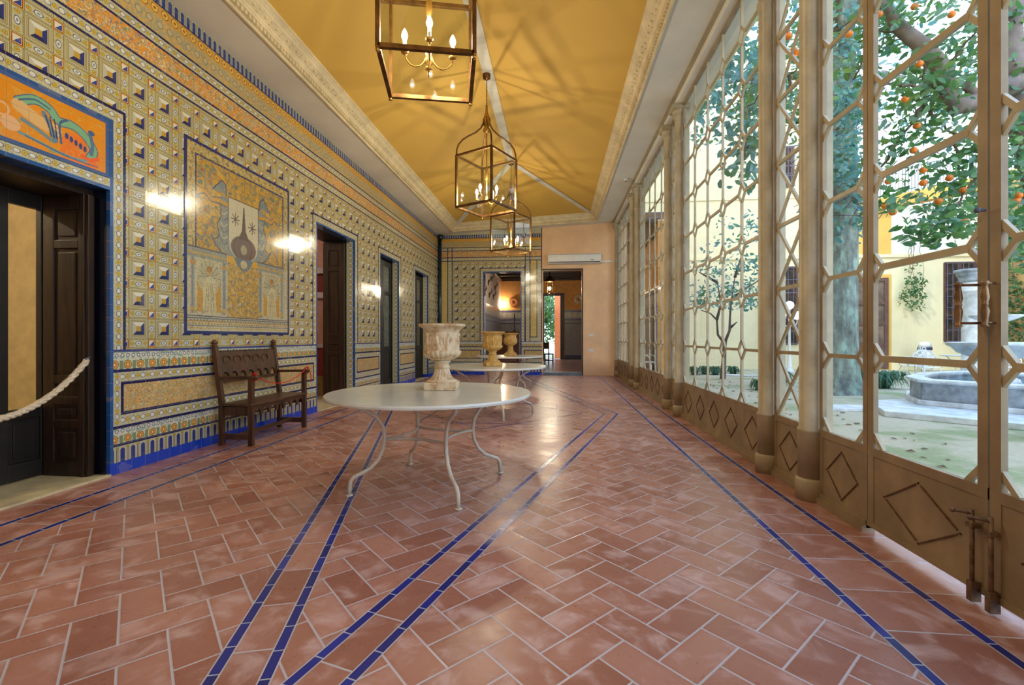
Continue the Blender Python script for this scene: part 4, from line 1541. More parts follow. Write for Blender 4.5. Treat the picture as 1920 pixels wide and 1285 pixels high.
def make_lantern(loc, rz, label):
    r = thing('hanging_lantern', label, 'lantern', loc, rz, 'bronze lanterns along the ceiling ridge')
    # origin at the level of the bottom frame; canopy at +2.17
    top = RZ - loc[2] - 0.04
    h = LS / 2
    b = MB()
    for sx_ in (-1, 1):
        for sy_ in (-1, 1):
            b.bar((sx_ * h, sy_ * h, -0.01), (sx_ * h, sy_ * h, LT + 0.01), 0.032, 0.032)
            b.ball((sx_ * h, sy_ * h, -0.03), 0.017, 8, 1)
            b.lathe([(0.014, -0.018), (0.018, -0.012), (0.014, -0.005)], (sx_ * h, sy_ * h, 0), 8, 1)
    for z_ in (0.0, LT):
        for s_ in (-1, 1):
            b.bar((-h, s_ * h, z_), (h, s_ * h, z_), 0.032, 0.032, (0, 0, 1))
            b.bar((s_ * h, -h, z_), (s_ * h, h, z_), 0.032, 0.032, (0, 0, 1))
    b.build('frame', [M['brass'], M['brass_l']], r)
    b = MB()
    for sx_ in (-1, 1):
        for sy_ in (-1, 1):
            pts = [(1, LT), (0.99, LT + 0.09), (0.93, LT + 0.18), (0.80, LT + 0.26), (0.60, LT + 0.33), (0.38, LT + 0.39), (0.20, LT + 0.47), (0.09, LT + 0.57), (0.05, LT + 0.66)]
            b.tube([(sx_ * h * q, sy_ * h * q, z_) for q, z_ in pts], 0.014, 8)
    b.build('ogee_arms', M['brass'], r)
    b = MB()
    b.lathe([(0.03, LT + 0.40), (0.05, LT + 0.44), (0.028, LT + 0.50), (0.05, LT + 0.56), (0.052, LT + 0.62), (0.03, LT + 0.68), (0.016, LT + 0.74), (0.012, LT + 0.85)], (0, 0, 0), 12,
            rf=lambda g, z_: 1 + 0.25 * math.cos(6 * g))
    b.build('leaf_crown', M['brass_l'], r)
    b = MB()
    z_, k = LT + 0.85, 0
    while z_ < top - 0.07:
        c = Vector((0, 0, z_ + 0.02))
        pts = []
        for q in range(9):
            g = 2 * PI * q / 8
            e = 0.011 * math.cos(g)
            pts.append(c + (Vector((e, 0, 0.022 * math.sin(g))) if k % 2 else Vector((0, e, 0.022 * math.sin(g)))))
        b.tube(pts, 0.0032, 5, caps=False)
        z_ += 0.034
        k += 1
    b.build('chain', M['brass'], r)
    b = MB()
    b.lathe([(0.012, top - 0.09), (0.03, top - 0.075), (0.06, top - 0.06), (0.065, top - 0.02), (0.065, top + 0.02)], (0, 0, 0), 16)
    b.build('ceiling_rose', M['brass'], r)
    # the candle cluster
    b = MB()
    b.tube([(0, 0, 0.10), (0, 0, LT + 0.42)], 0.010, 8)
    b.lathe([(0.004, 0.045), (0.02, 0.055), (0.012, 0.075), (0.03, 0.10), (0.03, 0.13), (0.016, 0.16), (0.012, 0.2)], (0, 0, 0), 12)
    b.lathe([(0.012, 0.46), (0.022, 0.48), (0.03, 0.52), (0.022, 0.6), (0.014, 0.66)], (0, 0, 0), 12)
    b.build('centre_stem', M['brass_l'], r)
    for k in range(4):
        g = k * PI / 2 + PI / 2 + math.radians(4)
        cx_, sy_ = math.cos(g), math.sin(g)
        b = MB()
        b.tube([(cx_ * q, sy_ * q, z_) for q, z_ in ((0.02, 0.16), (0.035, 0.11), (0.065, 0.075), (0.105, 0.062), (0.145, 0.075), (0.175, 0.11), (0.187, 0.16))], 0.006, 7)
        b.lathe([(0.008, 0.15), (0.026, 0.158), (0.03, 0.175), (0.024, 0.18)], (cx_ * 0.187, sy_ * 0.187, 0), 10)
        a_ = b.build('candle_arm', M['brass_l'], r)
        b = MB()
        b.lathe([(0.013, 0.178), (0.013, 0.255)], (cx_ * 0.187, sy_ * 0.187, 0), 10)
        b.build('candle_sleeve', M['white_pl'], a_)
        b = MB()
        b.lathe([(0.012, 0.256), (0.022, 0.275), (0.026, 0.295), (0.018, 0.325), (0.004, 0.35)], (cx_ * 0.187, sy_ * 0.187, 0), 10)
        b.build('bulb_glass', M['bulb_glass'], a_)
        pl = bpy.data.objects.new('filament_light', BULB_LIGHT)
        pl.location = (cx_ * 0.187, sy_ * 0.187, 0.292)
        COL.objects.link(pl)
        pl.parent = a_
    e = h - 0.004
    for sx_, sy_ in ((1, 0), (-1, 0), (0, 1), (0, -1)):
        g = MB()
        if sx_:
            g.add([(sx_ * e, -e, 0.012), (sx_ * e, e, 0.012), (sx_ * e, e, LT - 0.012), (sx_ * e, -e, LT - 0.012)], [(0, 1, 2, 3)])
        else:
            g.add([(-e, sy_ * e, 0.012), (e, sy_ * e, 0.012), (e, sy_ * e, LT - 0.012), (-e, sy_ * e, LT - 0.012)], [(0, 1, 2, 3)])
        g.build('glass_pane', M['lglass'], r, fix=False)
    return r


lz = CAM_H + 2.065
lan = make_lantern((-1.00, 3.54, lz), math.radians(13), 'nearest hanging lantern, cut by the top edge of the photo')
dup(lan, (-1.11, 7.27, lz), math.radians(62.5), 'middle of the three square hanging lanterns, seen whole with its chain')
dup(lan, (-1.08, 10.95, lz), math.radians(60), 'farthest hanging lantern, in front of the tiled end wall')
dup(lan, (-1.05, -0.15, lz), math.radians(20), 'square hanging lantern just behind the viewpoint')

# ================================================================== TABLES
def make_table(loc, rz, label):
    r = thing('round_table', label, 'table', loc, rz, 'round white tables down the middle of the hall')
    b = MB()
    b.lathe([(0.79, 0.722), (0.812, 0.724), (0.815, 0.737), (0.81, 0.75)], (0, 0, 0), 96, smooth=False)
    b.build('table_top', plain('white painted table top', (222, 224, 218), 0.22, var=0.02) if 'ttop' not in M else M['ttop'], r)
    rel = [(0.56, 0.718), (0.585, 0.69), (0.565, 0.655), (0.50, 0.625), (0.43, 0.575), (0.385, 0.50), (0.37, 0.42), (0.38, 0.33), (0.42, 0.245), (0.48, 0.185), (0.545, 0.155), (0.60, 0.135), (0.622, 0.105), (0.628, 0.06), (0.632, 0.008)]
    for k in range(4):
        g = k * PI / 2
        b = MB()
        b.tube([(math.cos(g) * q, math.sin(g) * q, z_) for q, z_ in rel], 0.0155, 10)
        b.lathe([(0.028, 0.0), (0.028, 0.008), (0.018, 0.012)], (math.cos(g) * 0.632, math.sin(g) * 0.632, 0), 12)
        b.build('leg', M['iron_w'], r)
    b = MB()
    for k in range(4):
        g0, g1 = k * PI / 2, (k + 1) * PI / 2
        a_ = Vector((math.cos(g0), math.sin(g0), 0)) * 0.375
        c_ = Vector((math.cos(g1), math.sin(g1), 0)) * 0.375
        mid = (a_ + c_) / 2 * 0.42
        pts = []
        for q in range(13):
            t = q / 12
            pts.append((1 - t) ** 2 * a_ + 2 * t * (1 - t) * mid + t * t * c_ + Vector((0, 0, 0.40)))
        b.tube(pts, 0.011, 8)
    b.build('stretcher', M['iron_w'], r)
    b = MB()
    b.tube([(0.58 * math.cos(q * PI / 24), 0.58 * math.sin(q * PI / 24), 0.712) for q in range(49)], 0.010, 6, caps=False)
    b.build('under_ring', M['iron_w'], r)
    return r


M['ttop'] = plain('white painted table top', (216, 220, 214), 0.2, var=0.02, coat=0.2)
tb = make_table((-1.02, 3.66, 0), math.radians(33), 'nearest round white table with S-curved legs, carrying the large urn')
dup(tb, (-0.97, 7.14, 0), math.radians(20), 'second round white table from the viewpoint, under the middle lantern')
dup(tb, (-1.12, 11.0, 0), math.radians(40), 'farthest round white table, in front of the end doorways')

# ================================================================== URNS
def make_urn(name, label, loc, rz, mat, s=1.0, smoothbody=False):
    r = thing(name, label, 'urn', loc, rz)
    r.scale = (s, s, s)
    b = MB()
    b.box((-0.135, -0.135, 0), (0.135, 0.135, 0.062))
    b.build('plinth', mat, r, 0.006)
    b = MB()
    b.lathe([(0.128, 0.060), (0.130, 0.072), (0.118, 0.082), (0.108, 0.085), (0.098, 0.092), (0.082, 0.115), (0.070, 0.145), (0.062, 0.178)], (0, 0, 0), 64,
            rf=lambda g, z_: 1 - (0.11 if z_ > 0.086 and z_ < 0.176 else 0) * (0.5 + 0.5 * math.cos(20 * g)))
    b.lathe([(0.058, 0.176), (0.066, 0.182), (0.068, 0.192), (0.060, 0.198), (0.057, 0.215), (0.060, 0.225), (0.074, 0.232), (0.076, 0.24), (0.06, 0.246)], (0, 0, 0), 40)
    b.build('foot', mat, r)
    b = MB()
    if smoothbody:
        pr = [(0.05, 0.244), (0.10, 0.258), (0.145, 0.295), (0.165, 0.345), (0.160, 0.395), (0.138, 0.44), (0.132, 0.475), (0.15, 0.495), (0.17, 0.515), (0.186, 0.522), (0.188, 0.535), (0.18, 0.54), (0.165, 0.53), (0.12, 0.46), (0.03, 0.44)]
        b.lathe(pr, (0, 0, 0), 64, rf=lambda g, z_: 1 + (0.03 * math.cos(18 * g) if z_ < 0.34 else 0))
    else:
        pr = [(0.05, 0.244), (0.085, 0.250), (0.120, 0.268), (0.146, 0.290), (0.158, 0.312), (0.158, 0.325), (0.146, 0.333), (0.136, 0.338)]
        z_ = 0.338
        while z_ < 0.485:
            z_ += 0.0065
            pr.append((0.134 + (z_ - 0.338) * 0.085, z_))
        pr += [(0.150, 0.492), (0.154, 0.505), (0.168, 0.52), (0.188, 0.53), (0.199, 0.536), (0.2, 0.548), (0.194, 0.556), (0.18, 0.553), (0.145, 0.50), (0.10, 0.47), (0.03, 0.46)]

        def rel(g, z_):
            if z_ < 0.30:
                return 0.98 + 0.075 * abs(math.cos(11 * g))
            if z_ <= 0.335:
                return 0.985 + 0.05 * abs(math.cos(11 * g))
            if z_ < 0.487:
                t = (z_ - 0.338) / 0.148
                q = (g / (2 * PI) * 9) % 1.0 - 0.5
                k = int(g / (2 * PI) * 9)
                lean = 0.10 * math.sin(k * 2.3 + t * 3.0)
                q -= lean
                wd = 0.20 * (1 - 0.35 * t) if t < 0.72 else 0.11
                body = max(0, 1 - (q / wd) ** 2)
                if 0.70 < t < 0.76:
                    body *= 0.5
                if t > 0.93:
                    body = 0
                fold = 0.25 * math.sin(q * 60 + k) * (t < 0.6)
                arm = max(0, 1 - ((abs(q) - 0.28 - 0.2 * (t - 0.5)) / 0.07) ** 2) * (0.3 < t < 0.66)
                return 0.985 + 0.13 * body ** 0.6 * (1 + 0.35 * fold) + 0.07 * arm
            return 1.0
        b.lathe(pr, (0, 0, 0), 220, rf=rel)
    b.build('body', mat, r)
    return r


M['urn1'] = begin('weathered stone urn')
n = noise(objvec(), 14.0, 5.0, 0.65)
finish(ramp(n, [(0.35, (176, 140, 98)), (0.5, (214, 192, 158)), (0.7, (226, 212, 190))]), 0.75, 0.0, n, 0.4, 0.006)
M['urn2'] = begin('ochre stone urn')
n = noise(objvec(), 14.0, 5.0, 0.65)
finish(ramp(n, [(0.35, (180, 136, 66)), (0.7, (220, 184, 112))]), 0.75, 0.0, n, 0.4, 0.006)
make_urn('stone_urn', 'large carved stone urn with relief figures on the nearest round table', (-0.975, 3.86, 0.751), math.radians(6), M['urn1'])
make_urn('stone_urn', 'carved yellowish urn on the second round table', (-0.99, 7.10, 0.751), math.radians(20), M['urn2'], 0.96)
make_urn('footed_vase', 'smooth rounded footed vase on the farthest round table', (-1.10, 11.0, 0.751), 0, M['urn2'], 1.02, True)

# ================================================================== CARVED BENCH
bx0, bx1, by0, by1 = -3.68, -3.335, 4.74, 5.80      # back/front, near/far end
r = thing('carved_bench', 'dark carved wooden bench with arms and an arched back against the tiled wall', 'bench', ((bx0 + bx1) / 2, (by0 + by1) / 2, 0))
OFF = Matrix.Translation((-(bx0 + bx1) / 2, -(by0 + by1) / 2, 0))


def bb():
    q = MB()
    q.M = OFF
    return q


wd_ = M['benchwood']
for yy in (by0, by1):
    b = bb()
    b.bar((bx1, yy, 0.0), (bx1, yy, 0.735), 0.05, 0.05)
    b.build('front_leg', wd_, r, 0.003)
    b = bb()
    b.bar((bx0, yy, 0.0), (bx0, yy, 0.50), 0.048, 0.05)
    b.bar((bx0, yy, 0.46), (bx0 - 0.085, yy, 1.09), 0.048, 0.05, (0, 1, 0))
    b.lathe([(0.02, 1.085), (0.034, 1.10), (0.02, 1.115), (0.034, 1.13), (0.03, 1.15), (0.012, 1.165)], (bx0 - 0.087, yy, 0), 10)
    b.build('back_leg', wd_, r, 0.003)
    b = bb()
    b.bar((bx0 - 0.03, yy, 0.745), (bx1 + 0.06, yy, 0.755), 0.062, 0.032, (0, 0, 1))
    b.ball((bx1 + 0.06, yy, 0.752), 0.026, 10)
    b.build('armrest', wd_, r, 0.003)
    b = bb()
    b.box((bx0 - 0.02, yy - 0.02, 0.07), (bx1 + 0.02, yy + 0.02, 0.13))
    b.build('foot_runner', wd_, r, 0.002)
    b = bb()
    b.box((bx0, yy - 0.012, 0.33), (bx1, yy + 0.012, 0.43))
    b.build('side_rail', wd_, r, 0.002)
b = bb()
b.box((bx0 - 0.0, by0 - 0.03, 0.435), (bx1 + 0.03, by1 + 0.03, 0.462))
b.build('seat', wd_, r, 0.005)


def arch_board(b, x_, y0, y1, z0, z1, n_, t, lean=0.0, zb=None):
    """board whose lower edge is cut in n round arches; zb bottom of the posts between them"""
    w_ = (y1 - y0) / n_
    for k in range(n_):
        c = y0 + w_ * (k + 0.5)
        R = w_ * 0.36
        pts = [(y0 + w_ * k, zb), (y0 + w_ * k, z1), (y0 + w_ * (k + 1), z1), (y0 + w_ * (k + 1), zb), (c + R, zb)]
        pts += [(c + R * math.cos(q * PI / 8), z0 - R + R * math.sin(q * PI / 8) * 1.0) for q in range(9)]
        pts += [(c - R, zb)]
        m_ = len(pts)
        v = []
        for s_ in (-1, 1):
            for (yy, zz) in pts:
                v.append((x_ + s_ * t / 2 - lean * (zz - 0.46), yy, zz))
        # fill by quads between outline and top edge: fan of columns
        f = [(i, (i + 1) % m_, m_ + (i + 1) % m_, m_ + i) for i in range(m_)]
        b.add(v, f)
        base = len(b.v) - 2 * m_
        for s_ in (0, m_):
            # left pier, crown strip, right pier
            cols = [(0, 1)]
            arc = list(range(5, 14))
            b.f.append(tuple(base + s_ + i for i in [0, 1, 14, 14] if True)[:3]); b.mi.append(0); b.sm.append(False)
            b.f.append(tuple(base + s_ + i for i in [14, 1, 13])); b.mi.append(0); b.sm.append(False)
            for i in range(13, 9, -1):
                b.f.append(tuple(base + s_ + q for q in [i, 1, i - 1])); b.mi.append(0); b.sm.append(False)
            b.f.append(tuple(base + s_ + q for q in [9, 1, 2])); b.mi.append(0); b.sm.append(False)
            for i in range(9, 5, -1):
                b.f.append(tuple(base + s_ + q for q in [i, 2, i - 1])); b.mi.append(0); b.sm.append(False)
            b.f.append(tuple(base + s_ + q for q in [5, 2, 4])); b.mi.append(0); b.sm.append(False)
            b.f.append(tuple(base + s_ + q for q in [4, 2, 3])); b.mi.append(0); b.sm.append(False)


b = bb()
ln = 0.135
arch_board(b, bx0, by0 + 0.03, by1 - 0.03, 0.805, 0.84, 7, 0.03, ln, 0.71)
v = []
for s_ in (-1, 1):
    for (yy, zz) in ((by0 + 0.02, 0.835), (by1 - 0.02, 0.835), (by1 - 0.02, 1.03), (by0 + 0.02, 1.03)):
        v.append((bx0 + s_ * 0.016 - ln * (zz - 0.46), yy, zz))
b.add(v, [(0, 1, 2, 3), (4, 7, 6, 5), (0, 4, 5, 1), (1, 5, 6, 2), (2, 6, 7, 3), (3, 7, 4, 0)])
b.build('back_panel', wd_, r, fix=True)
b = bb()
for k in range(26):
    yy = by0 + 0.05 + k * (by1 - by0 - 0.1) / 25
    b.ball((bx0 - ln * (1.035 - 0.46), yy, 1.036), 0.014, 6)
xx = bx0 + 0.018 - ln * 0.47
for k in range(5):
    yy = by0 + 0.14 + k * 0.17
    b.tube([(xx + 0.004 * 0, yy + 0.06 * math.cos(q * PI / 8), 0.935 + 0.05 * math.sin(q * PI / 8)) for q in range(17)], 0.006, 5, caps=False)
    b.tube([(xx, yy - 0.04, 0.90), (xx - 0.006, yy, 0.935), (xx - 0.012, yy + 0.04, 0.97)], 0.006, 5)
b.build('carved_relief', wd_, r)
b = bb()
b.bar((bx0 - ln * 0.25, by0, 0.70), (bx0 - ln * 0.25, by1, 0.70), 0.035, 0.03)
for k in range(8):
    yy = by0 + 0.03 + k * (by1 - by0 - 0.06) / 7
    b.lathe([(0.012, 0.71), (0.018, 0.72), (0.010, 0.74), (0.014, 0.765), (0.009, 0.78)], (bx0 - ln * 0.28, yy, 0), 8)
b.build('back_rail', wd_, r)
b = bb()
arch_board(b, bx1 + 0.0, by0 + 0.025, by1 - 0.025, 0.40, 0.436, 7, 0.02, 0.0, 0.325)
b.build('front_apron', wd_, r)
b = bb()
b.box((bx0 + 0.15, by0, 0.085), (bx0 + 0.19, by1, 0.125))
b.build('stretcher', wd_, r)
pts = []
for q in range(17):
    t = q / 16
    pts.append((bx1 + 0.03, by0 + 0.01 + (by1 - by0 - 0.02) * t, 0.778 - 0.135 * 4 * t * (1 - t) * (1.0)))
b = MB()
b.tube(pts, 0.006, 6)
for yy in (by0, by1):
    b.tube([(bx1 + 0.03 + 0.036 * math.cos(q), yy, 0.752 + 0.04 * math.sin(q)) for q in [k * PI / 6 for k in range(13)]], 0.007, 6, caps=False)
    b.ball((bx1 + 0.05, yy, 0.795), 0.016, 8)
b.tube([(bx1 + 0.065, by1 + 0.02, 0.78), (bx1 + 0.075, by1 + 0.035, 0.70), (bx1 + 0.075, by1 + 0.04, 0.60)], 0.006, 6)
tag(b.build('red_cord', M['red']), 'thin red cord tied between the two arms of the carved bench', 'cord')

# ================================================================== ROPE ACROSS THE NEAR DOORWAY
r = thing('barrier_rope', 'thick white twisted rope hung across the near dark doorway', 'rope', (-3.95, 2.8, 0))
b = MB()
b.M = Matrix.Translation((3.95, -2.8, 0))
pts = []
for q in range(60):
    t = q / 59
    yy = 3.50 - t * 1.40
    pts.append(Vector((-3.93, yy, 1.0 - 0.42 * 4 * t * (1 - t) * (0.85 + 0.15 * (1 - t)))))
N_ = 3
for s_ in range(N_):
    st = []
    for i, p_ in enumerate(pts):
        t_ = (pts[min(i + 1, 59)] - pts[max(i - 1, 0)]).normalized()
        nrm = t_.cross(Vector((1, 0, 0))).normalized()
        g = i * 1.25 + s_ * 2 * PI / N_
        st.append(p_ + Vector((1, 0, 0)) * 0.0125 * math.cos(g) + nrm * 0.0125 * math.sin(g))
    b.tube(st, 0.0145, 6)
b.build('twisted_cord', M['rope'], r)
for e_, yy in ((0, 3.51), (1, 2.09)):
    b = MB()
    b.M = Matrix.Translation((3.95, -2.8, 0))
    b.tube([(-3.93, yy - (0.02 if not e_ else -0.02), 1.0), (-3.93, yy, 1.02), (-3.94, yy + (0.02 if not e_ else -0.02), 1.03)], 0.008, 6)
    b.ball((-3.93, yy - (0.012 if not e_ else -0.012), 1.005), 0.018, 8)
    b.build('end_hook', M['steel'], r)

# ================================================================== END WALL FITTINGS
r = thing('air_conditioner', 'white wall-mounted air conditioner above the right-hand end doorway', 'air conditioner', (0.56, YB - 0.002, 3.5))
b = MB()
b.ext([(0.0, 0.0), (-0.13, 0.02), (-0.19, 0.08), (-0.20, 0.20), (-0.195, 0.29), (-0.17, 0.315), (0.0, 0.32)], 0, -0.82, 0.82)
b.build('housing', M['white_pl'], r, 0.008)
b = MB()
b.box((-0.80, -0.203, 0.285), (0.80, -0.196, 0.292))
b.box((-0.79, -0.175, 0.045), (0.79, -0.158, 0.065))
b.build('louvre', plain('dark louvre slot', (60, 58, 56), 0.5), r)
b = MB()
b.box((0.50, -0.202, 0.105), (0.60, -0.196, 0.125))
b.build('maker_badge', plain('grey badge', (110, 112, 118), 0.4), r)
b = MB()
b.box((1.38, YB - 0.03, 3.55), (1.78, YB + 0.012, 3.605))
tag(b.build('cable_duct', M['white_pl']), 'white horizontal cable duct running from the air conditioner to the corner', 'cable duct')
for i, (z_, lb) in enumerate(((1.27, 'upper of two white switch plates right of the end doorway'), (0.79, 'lower of two white switch plates right of the end doorway'))):
    r = thing('switch_plate', lb, 'switch', (1.09, YB + 0.012, z_))
    b = MB()
    b.box((-0.075, -0.012, -0.045), (0.075, 0.0, 0.045))
    b.build('plate', M['white_pl'], r, 0.002)
    b = MB()
    b.box((-0.05, -0.018, -0.025), (-0.003, -0.011, 0.025))
    b.box((0.003, -0.018, -0.025), (0.05, -0.011, 0.025))
    b.build('rocker', M['white'], r)

r = thing('smoke_detector', 'tiny round smoke detector on the grey soffit above the screens', 'detector', (1.57, 10.6, zc(1.57) - 0.001))
b = MB()
b.lathe([(0.03, -0.04), (0.05, -0.03), (0.055, 0.0)], (0, 0, 0), 16)
b.build('housing', M['white_pl'], r)
b = MB()
b.lathe([(0.012, -0.05), (0.02, -0.045), (0.02, -0.038)], (0, 0, 0), 10)
b.build('sensor', M['rust'], r)

# ================================================================== ROOM BEYOND THE END WALL
ORW = plain('orange plaster', (232, 168, 96), 0.8, var=0.06)
DAD = M['dado'] = None
m = begin('blue grey tiled dado')
x, y, z = xyz()
h = x + y
c = mixc(noise(vec(h, z), 12.0, 3.0, 0.6, 2.0) > 0.5, (112, 112, 122), (140, 134, 134))
for a_ in (0.18, 1.95, 2.15, 2.62):
    c = mixc(band(z, a_, a_ + 0.05), c, (34, 44, 104))
c = mixc(band(z, 2.30, 2.58), c, mixc(cyc(h, 0.3).abs() < 0.1, (150, 150, 160), (176, 168, 150)))
c = mixc(z < 0.18, c, (30, 38, 70))
finish(c, 0.3)
M['dado'] = m
YR, XA, XB = 25.4, -3.1, 3.2
b = MB()
b.box((XB, 14.9, 0), (XB + 0.2, YR, 4.9), 0)
b.box((XA - 0.2, 14.9, 0), (XA, YR, 4.9), 2)
b.box((XA, YR, 0), (-0.66, YR + 0.3, 4.9), 0)
b.box((-0.66, YR, 3.55), (0.22, YR + 0.3, 4.9), 0)
b.box((0.22, YR, 0), (XB, YR + 0.3, 4.9), 0)
b.box((XA, YR - 0.03, 0), (-0.70, YR, 2.72), 1)
b.box((0.46, YR - 0.03, 0), (XB, YR, 2.72), 1)
b.box((XA, 14.9, 0), (XA + 0.03, YR - 0.03, 2.72), 1)
b.box((XB - 0.03, 14.9, 0), (XB, YR - 0.03, 2.72), 1)
struct(b.build('wall_end_room', [ORW, M['dado'], plain('pale side plaster', (226, 206, 196), 0.8, var=0.06)]), 'orange walls with tall tiled dado in the room beyond')
b = MB()
b.add([(XA, 14.6, 0.0), (XB, 14.6, 0.0), (XB, YR + 0.3, 0.0), (XA, YR + 0.3, 0.0)], [(0, 1, 2, 3)])
struct(b.build('floor_end_room', M['floor'], fix=False))
b = MB()
b.box((XA, 14.9, 4.85), (XB, YR, 4.95), 0)
for k in range(9):
    b.box((XA, 15.4 + k * 1.2, 4.42), (XB, 15.62 + k * 1.2, 4.85), 1)
b.box((XA, YR - 0.16, 4.34), (XB, YR, 4.85), 1)
b.box((XA, 14.95, 4.34), (XA + 0.14, YR, 4.85), 1)
struct(b.build('ceiling_end_room', [M['blackwood'], M['darkwood']]), 'dark beamed ceiling of the room beyond')
b = MB()
b.box((0.22, YR - 0.09, 0.02), (0.44, YR, 3.62), 0)
b.box((-0.78, YR - 0.06, 0.02), (-0.66, YR, 3.62), 0)
b.box((-0.78, YR - 0.06, 3.50), (0.44, YR, 3.64), 0)
struct(b.build('trim_9', plain('dark grey door frame', (58, 56, 62), 0.5)), 'dark frame of the far garden doorway')
b = MB()
b.box((-0.10, YR + 1.6, 0), (0.30, YR + 2.2, 3.9))
m = begin('garden brick pier')
x, y, z = xyz()
bk = NT.nodes.new('ShaderNodeTexBrick')
bk.inputs['Scale'].default_value = 4.0
link(bk.inputs['Vector'], vec(x * 1.0, z * 2.2))
link(bk.inputs['Color1'], (226, 140, 96))
link(bk.inputs['Color2'], (206, 116, 80))
link(bk.inputs['Mortar'], (232, 206, 176))
finish(bk.outputs[0], 0.8)
tag(b.build('brick_pier', m), 'orange brick pier in the garden seen through the far doorway', 'pier')
b = MB()
b.box((-6, YR + 0.3, -0.05), (8, YR + 14, -0.02))
struct(b.build('garden_ground', M['lawn']))

# decorative plates
def plate(loc, rad, rz, label, c1, c2, tilt=0.0):
    r = thing('wall_plate', label, 'plate', loc, rz, 'ceramic plates hung in the room beyond')
    b = MB()
    b.M = Matrix.Rotation(PI / 2, 4, 'X')
    b.lathe([(rad * 0.45, 0.0), (rad * 0.5, 0.012), (rad, 0.035), (rad * 0.99, 0.045), (rad * 0.62, 0.03), (rad * 0.5, 0.018), (0.01, 0.016)], (0, 0, 0.0), 28)
    b.build('dish', plain('plate glaze', c1, 0.25, var=0.06), r)
    b = MB()
    b.M = Matrix.Rotation(PI / 2, 4, 'X')
    b.lathe([(rad * 0.30, 0.018), (rad * 0.32, 0.024), (rad * 0.2, 0.026), (0.01, 0.026)], (0, 0, 0), 30, rf=lambda g, z_: 1 + 0.25 * math.cos(5 * g))
    b.build('painted_motif', plain('plate motif', c2, 0.3), r)
    return r


plate((-2.37, YR - 0.01, 3.16), 0.28, 0, 'brown wall plate beside the lit corner, seen through the left end doorway', (186, 120, 74), (120, 66, 40))
plate((1.22, YR - 0.01, 3.30), 0.27, 0, 'pale ringed wall plate at the edge of the right end doorway', (222, 196, 150), (176, 110, 70))
plate((-2.22, YR - 0.17, 4.62), 0.18, 0, 'pink and green plate on the beam, seen through the left end doorway', (206, 176, 170), (90, 130, 96))
plate((0.42, YR - 0.17, 4.62), 0.18, 0, 'blue plate on the beam, seen through the right end doorway', (150, 164, 196), (60, 80, 150))
plate((-2.72, YR - 0.17, 4.60), 0.18, 0, 'dark green plate on the beam, leftmost seen through the left end doorway', (60, 120, 96), (30, 70, 56))
for k, (y_, z_) in enumerate([(17.6, 4.05), (18.6, 3.75), (19.6, 4.0), (20.7, 3.7), (21.8, 4.0), (23.0, 3.7), (18.0, 3.2), (19.4, 3.1), (21.0, 3.15), (22.4, 3.2)]):
    r = thing('hunting_trophy', 'small dark antler mount on the pale side wall seen through the left end doorway', 'trophy', (XA + 0.012, y_, z_), 0, 'antler mounts on the side wall of the room beyond')
    b = MB()
    b.ext([(-0.07, -0.10), (0.07, -0.10), (0.09, 0.05), (0, 0.13), (-0.09, 0.05)], 0, 0.0, 0.03)
    b.build('shield', M['darkwood'], r)
    b = MB()
    for s_ in (-1, 1):
        b.tube([(0.03, s_ * 0.02, 0.03), (0.09, s_ * 0.06, 0.12), (0.12, s_ * 0.05, 0.24), (0.10, s_ * 0.02, 0.33)], [0.018, 0.015, 0.011, 0.004], 6)
        b.tube([(0.10, s_ * 0.06, 0.15), (0.16, s_ * 0.07, 0.21)], [0.01, 0.004], 5)
    b.build('antlers', M['rust'], r)
# small wall lamp in the corner
r = thing('wall_lamp', 'small bright wall lamp in the corner seen through the left end doorway', 'lamp', (-2.95, YR - 0.03, 3.0))
b = MB()
b.tube([(0, 0.03, -0.1), (0, -0.10, -0.1), (0, -0.14, 0.0)], 0.012, 8)
b.build('bracket', M['brass'], r)
b = MB()
b.ball((0, -0.14, 0.05), 0.045, 10)
b.build('bulb', emitter('corner bulb', (1.0, 0.78, 0.5), 800.0), r)
# small lantern
r = thing('hanging_lantern', 'small hanging lantern seen through the right-hand end doorway', 'lantern', (-0.27, 18.8, 2.98))
b = MB()
for k in range(6):
    g = k * PI / 3
    b.bar((0.2 * math.cos(g), 0.2 * math.sin(g), 0), (0.2 * math.cos(g), 0.2 * math.sin(g), 0.5), 0.02, 0.02)
b.lathe([(0.22, -0.02), (0.24, -0.01), (0.22, 0.02), (0.20, 0.02)], (0, 0, 0), 6)
b.lathe([(0.22, 0.49), (0.23, 0.52), (0.12, 0.66), (0.05, 0.72), (0.02, 0.78), (0.012, 1.42)], (0, 0, 0), 6)
b.build('frame', M['brass'], r)
b = MB()
b.ball((0, 0, 0.22), 0.05, 10, sz=1.4)
b.build('bulb', emitter('small lantern bulb', (1.0, 0.85, 0.6), 1600.0), r)
# chair
r = thing('wooden_chair', 'dark wooden chair seen through the right-hand end doorway', 'chair', (-0.42, 20.6, 0), 0.5)
for sx_ in (-1, 1):
    for sy_ in (-1, 1):
        b = MB()
        b.bar((sx_ * 0.2, sy_ * 0.2, 0), (sx_ * 0.2, sy_ * 0.2, 0.46 if sy_ < 0 else 1.0), 0.04, 0.04)
        b.build('leg', M['darkwood'], r)
b = MB()
b.box((-0.23, -0.23, 0.44), (0.23, 0.23, 0.48))
b.build('seat', M['darkwood'], r, 0.004)
b = MB()
b.box((-0.2, 0.185, 0.68), (0.2, 0.215, 0.98))
b.build('backrest', M['darkwood'], r, 0.004)
b = MB()
for s_ in (-1, 1):
    b.box((-0.2, s_ * 0.2 - 0.012, 0.16), (0.2, s_ * 0.2 + 0.012, 0.20))
b.box((-0.012, -0.2, 0.18), (0.012, 0.2, 0.22))
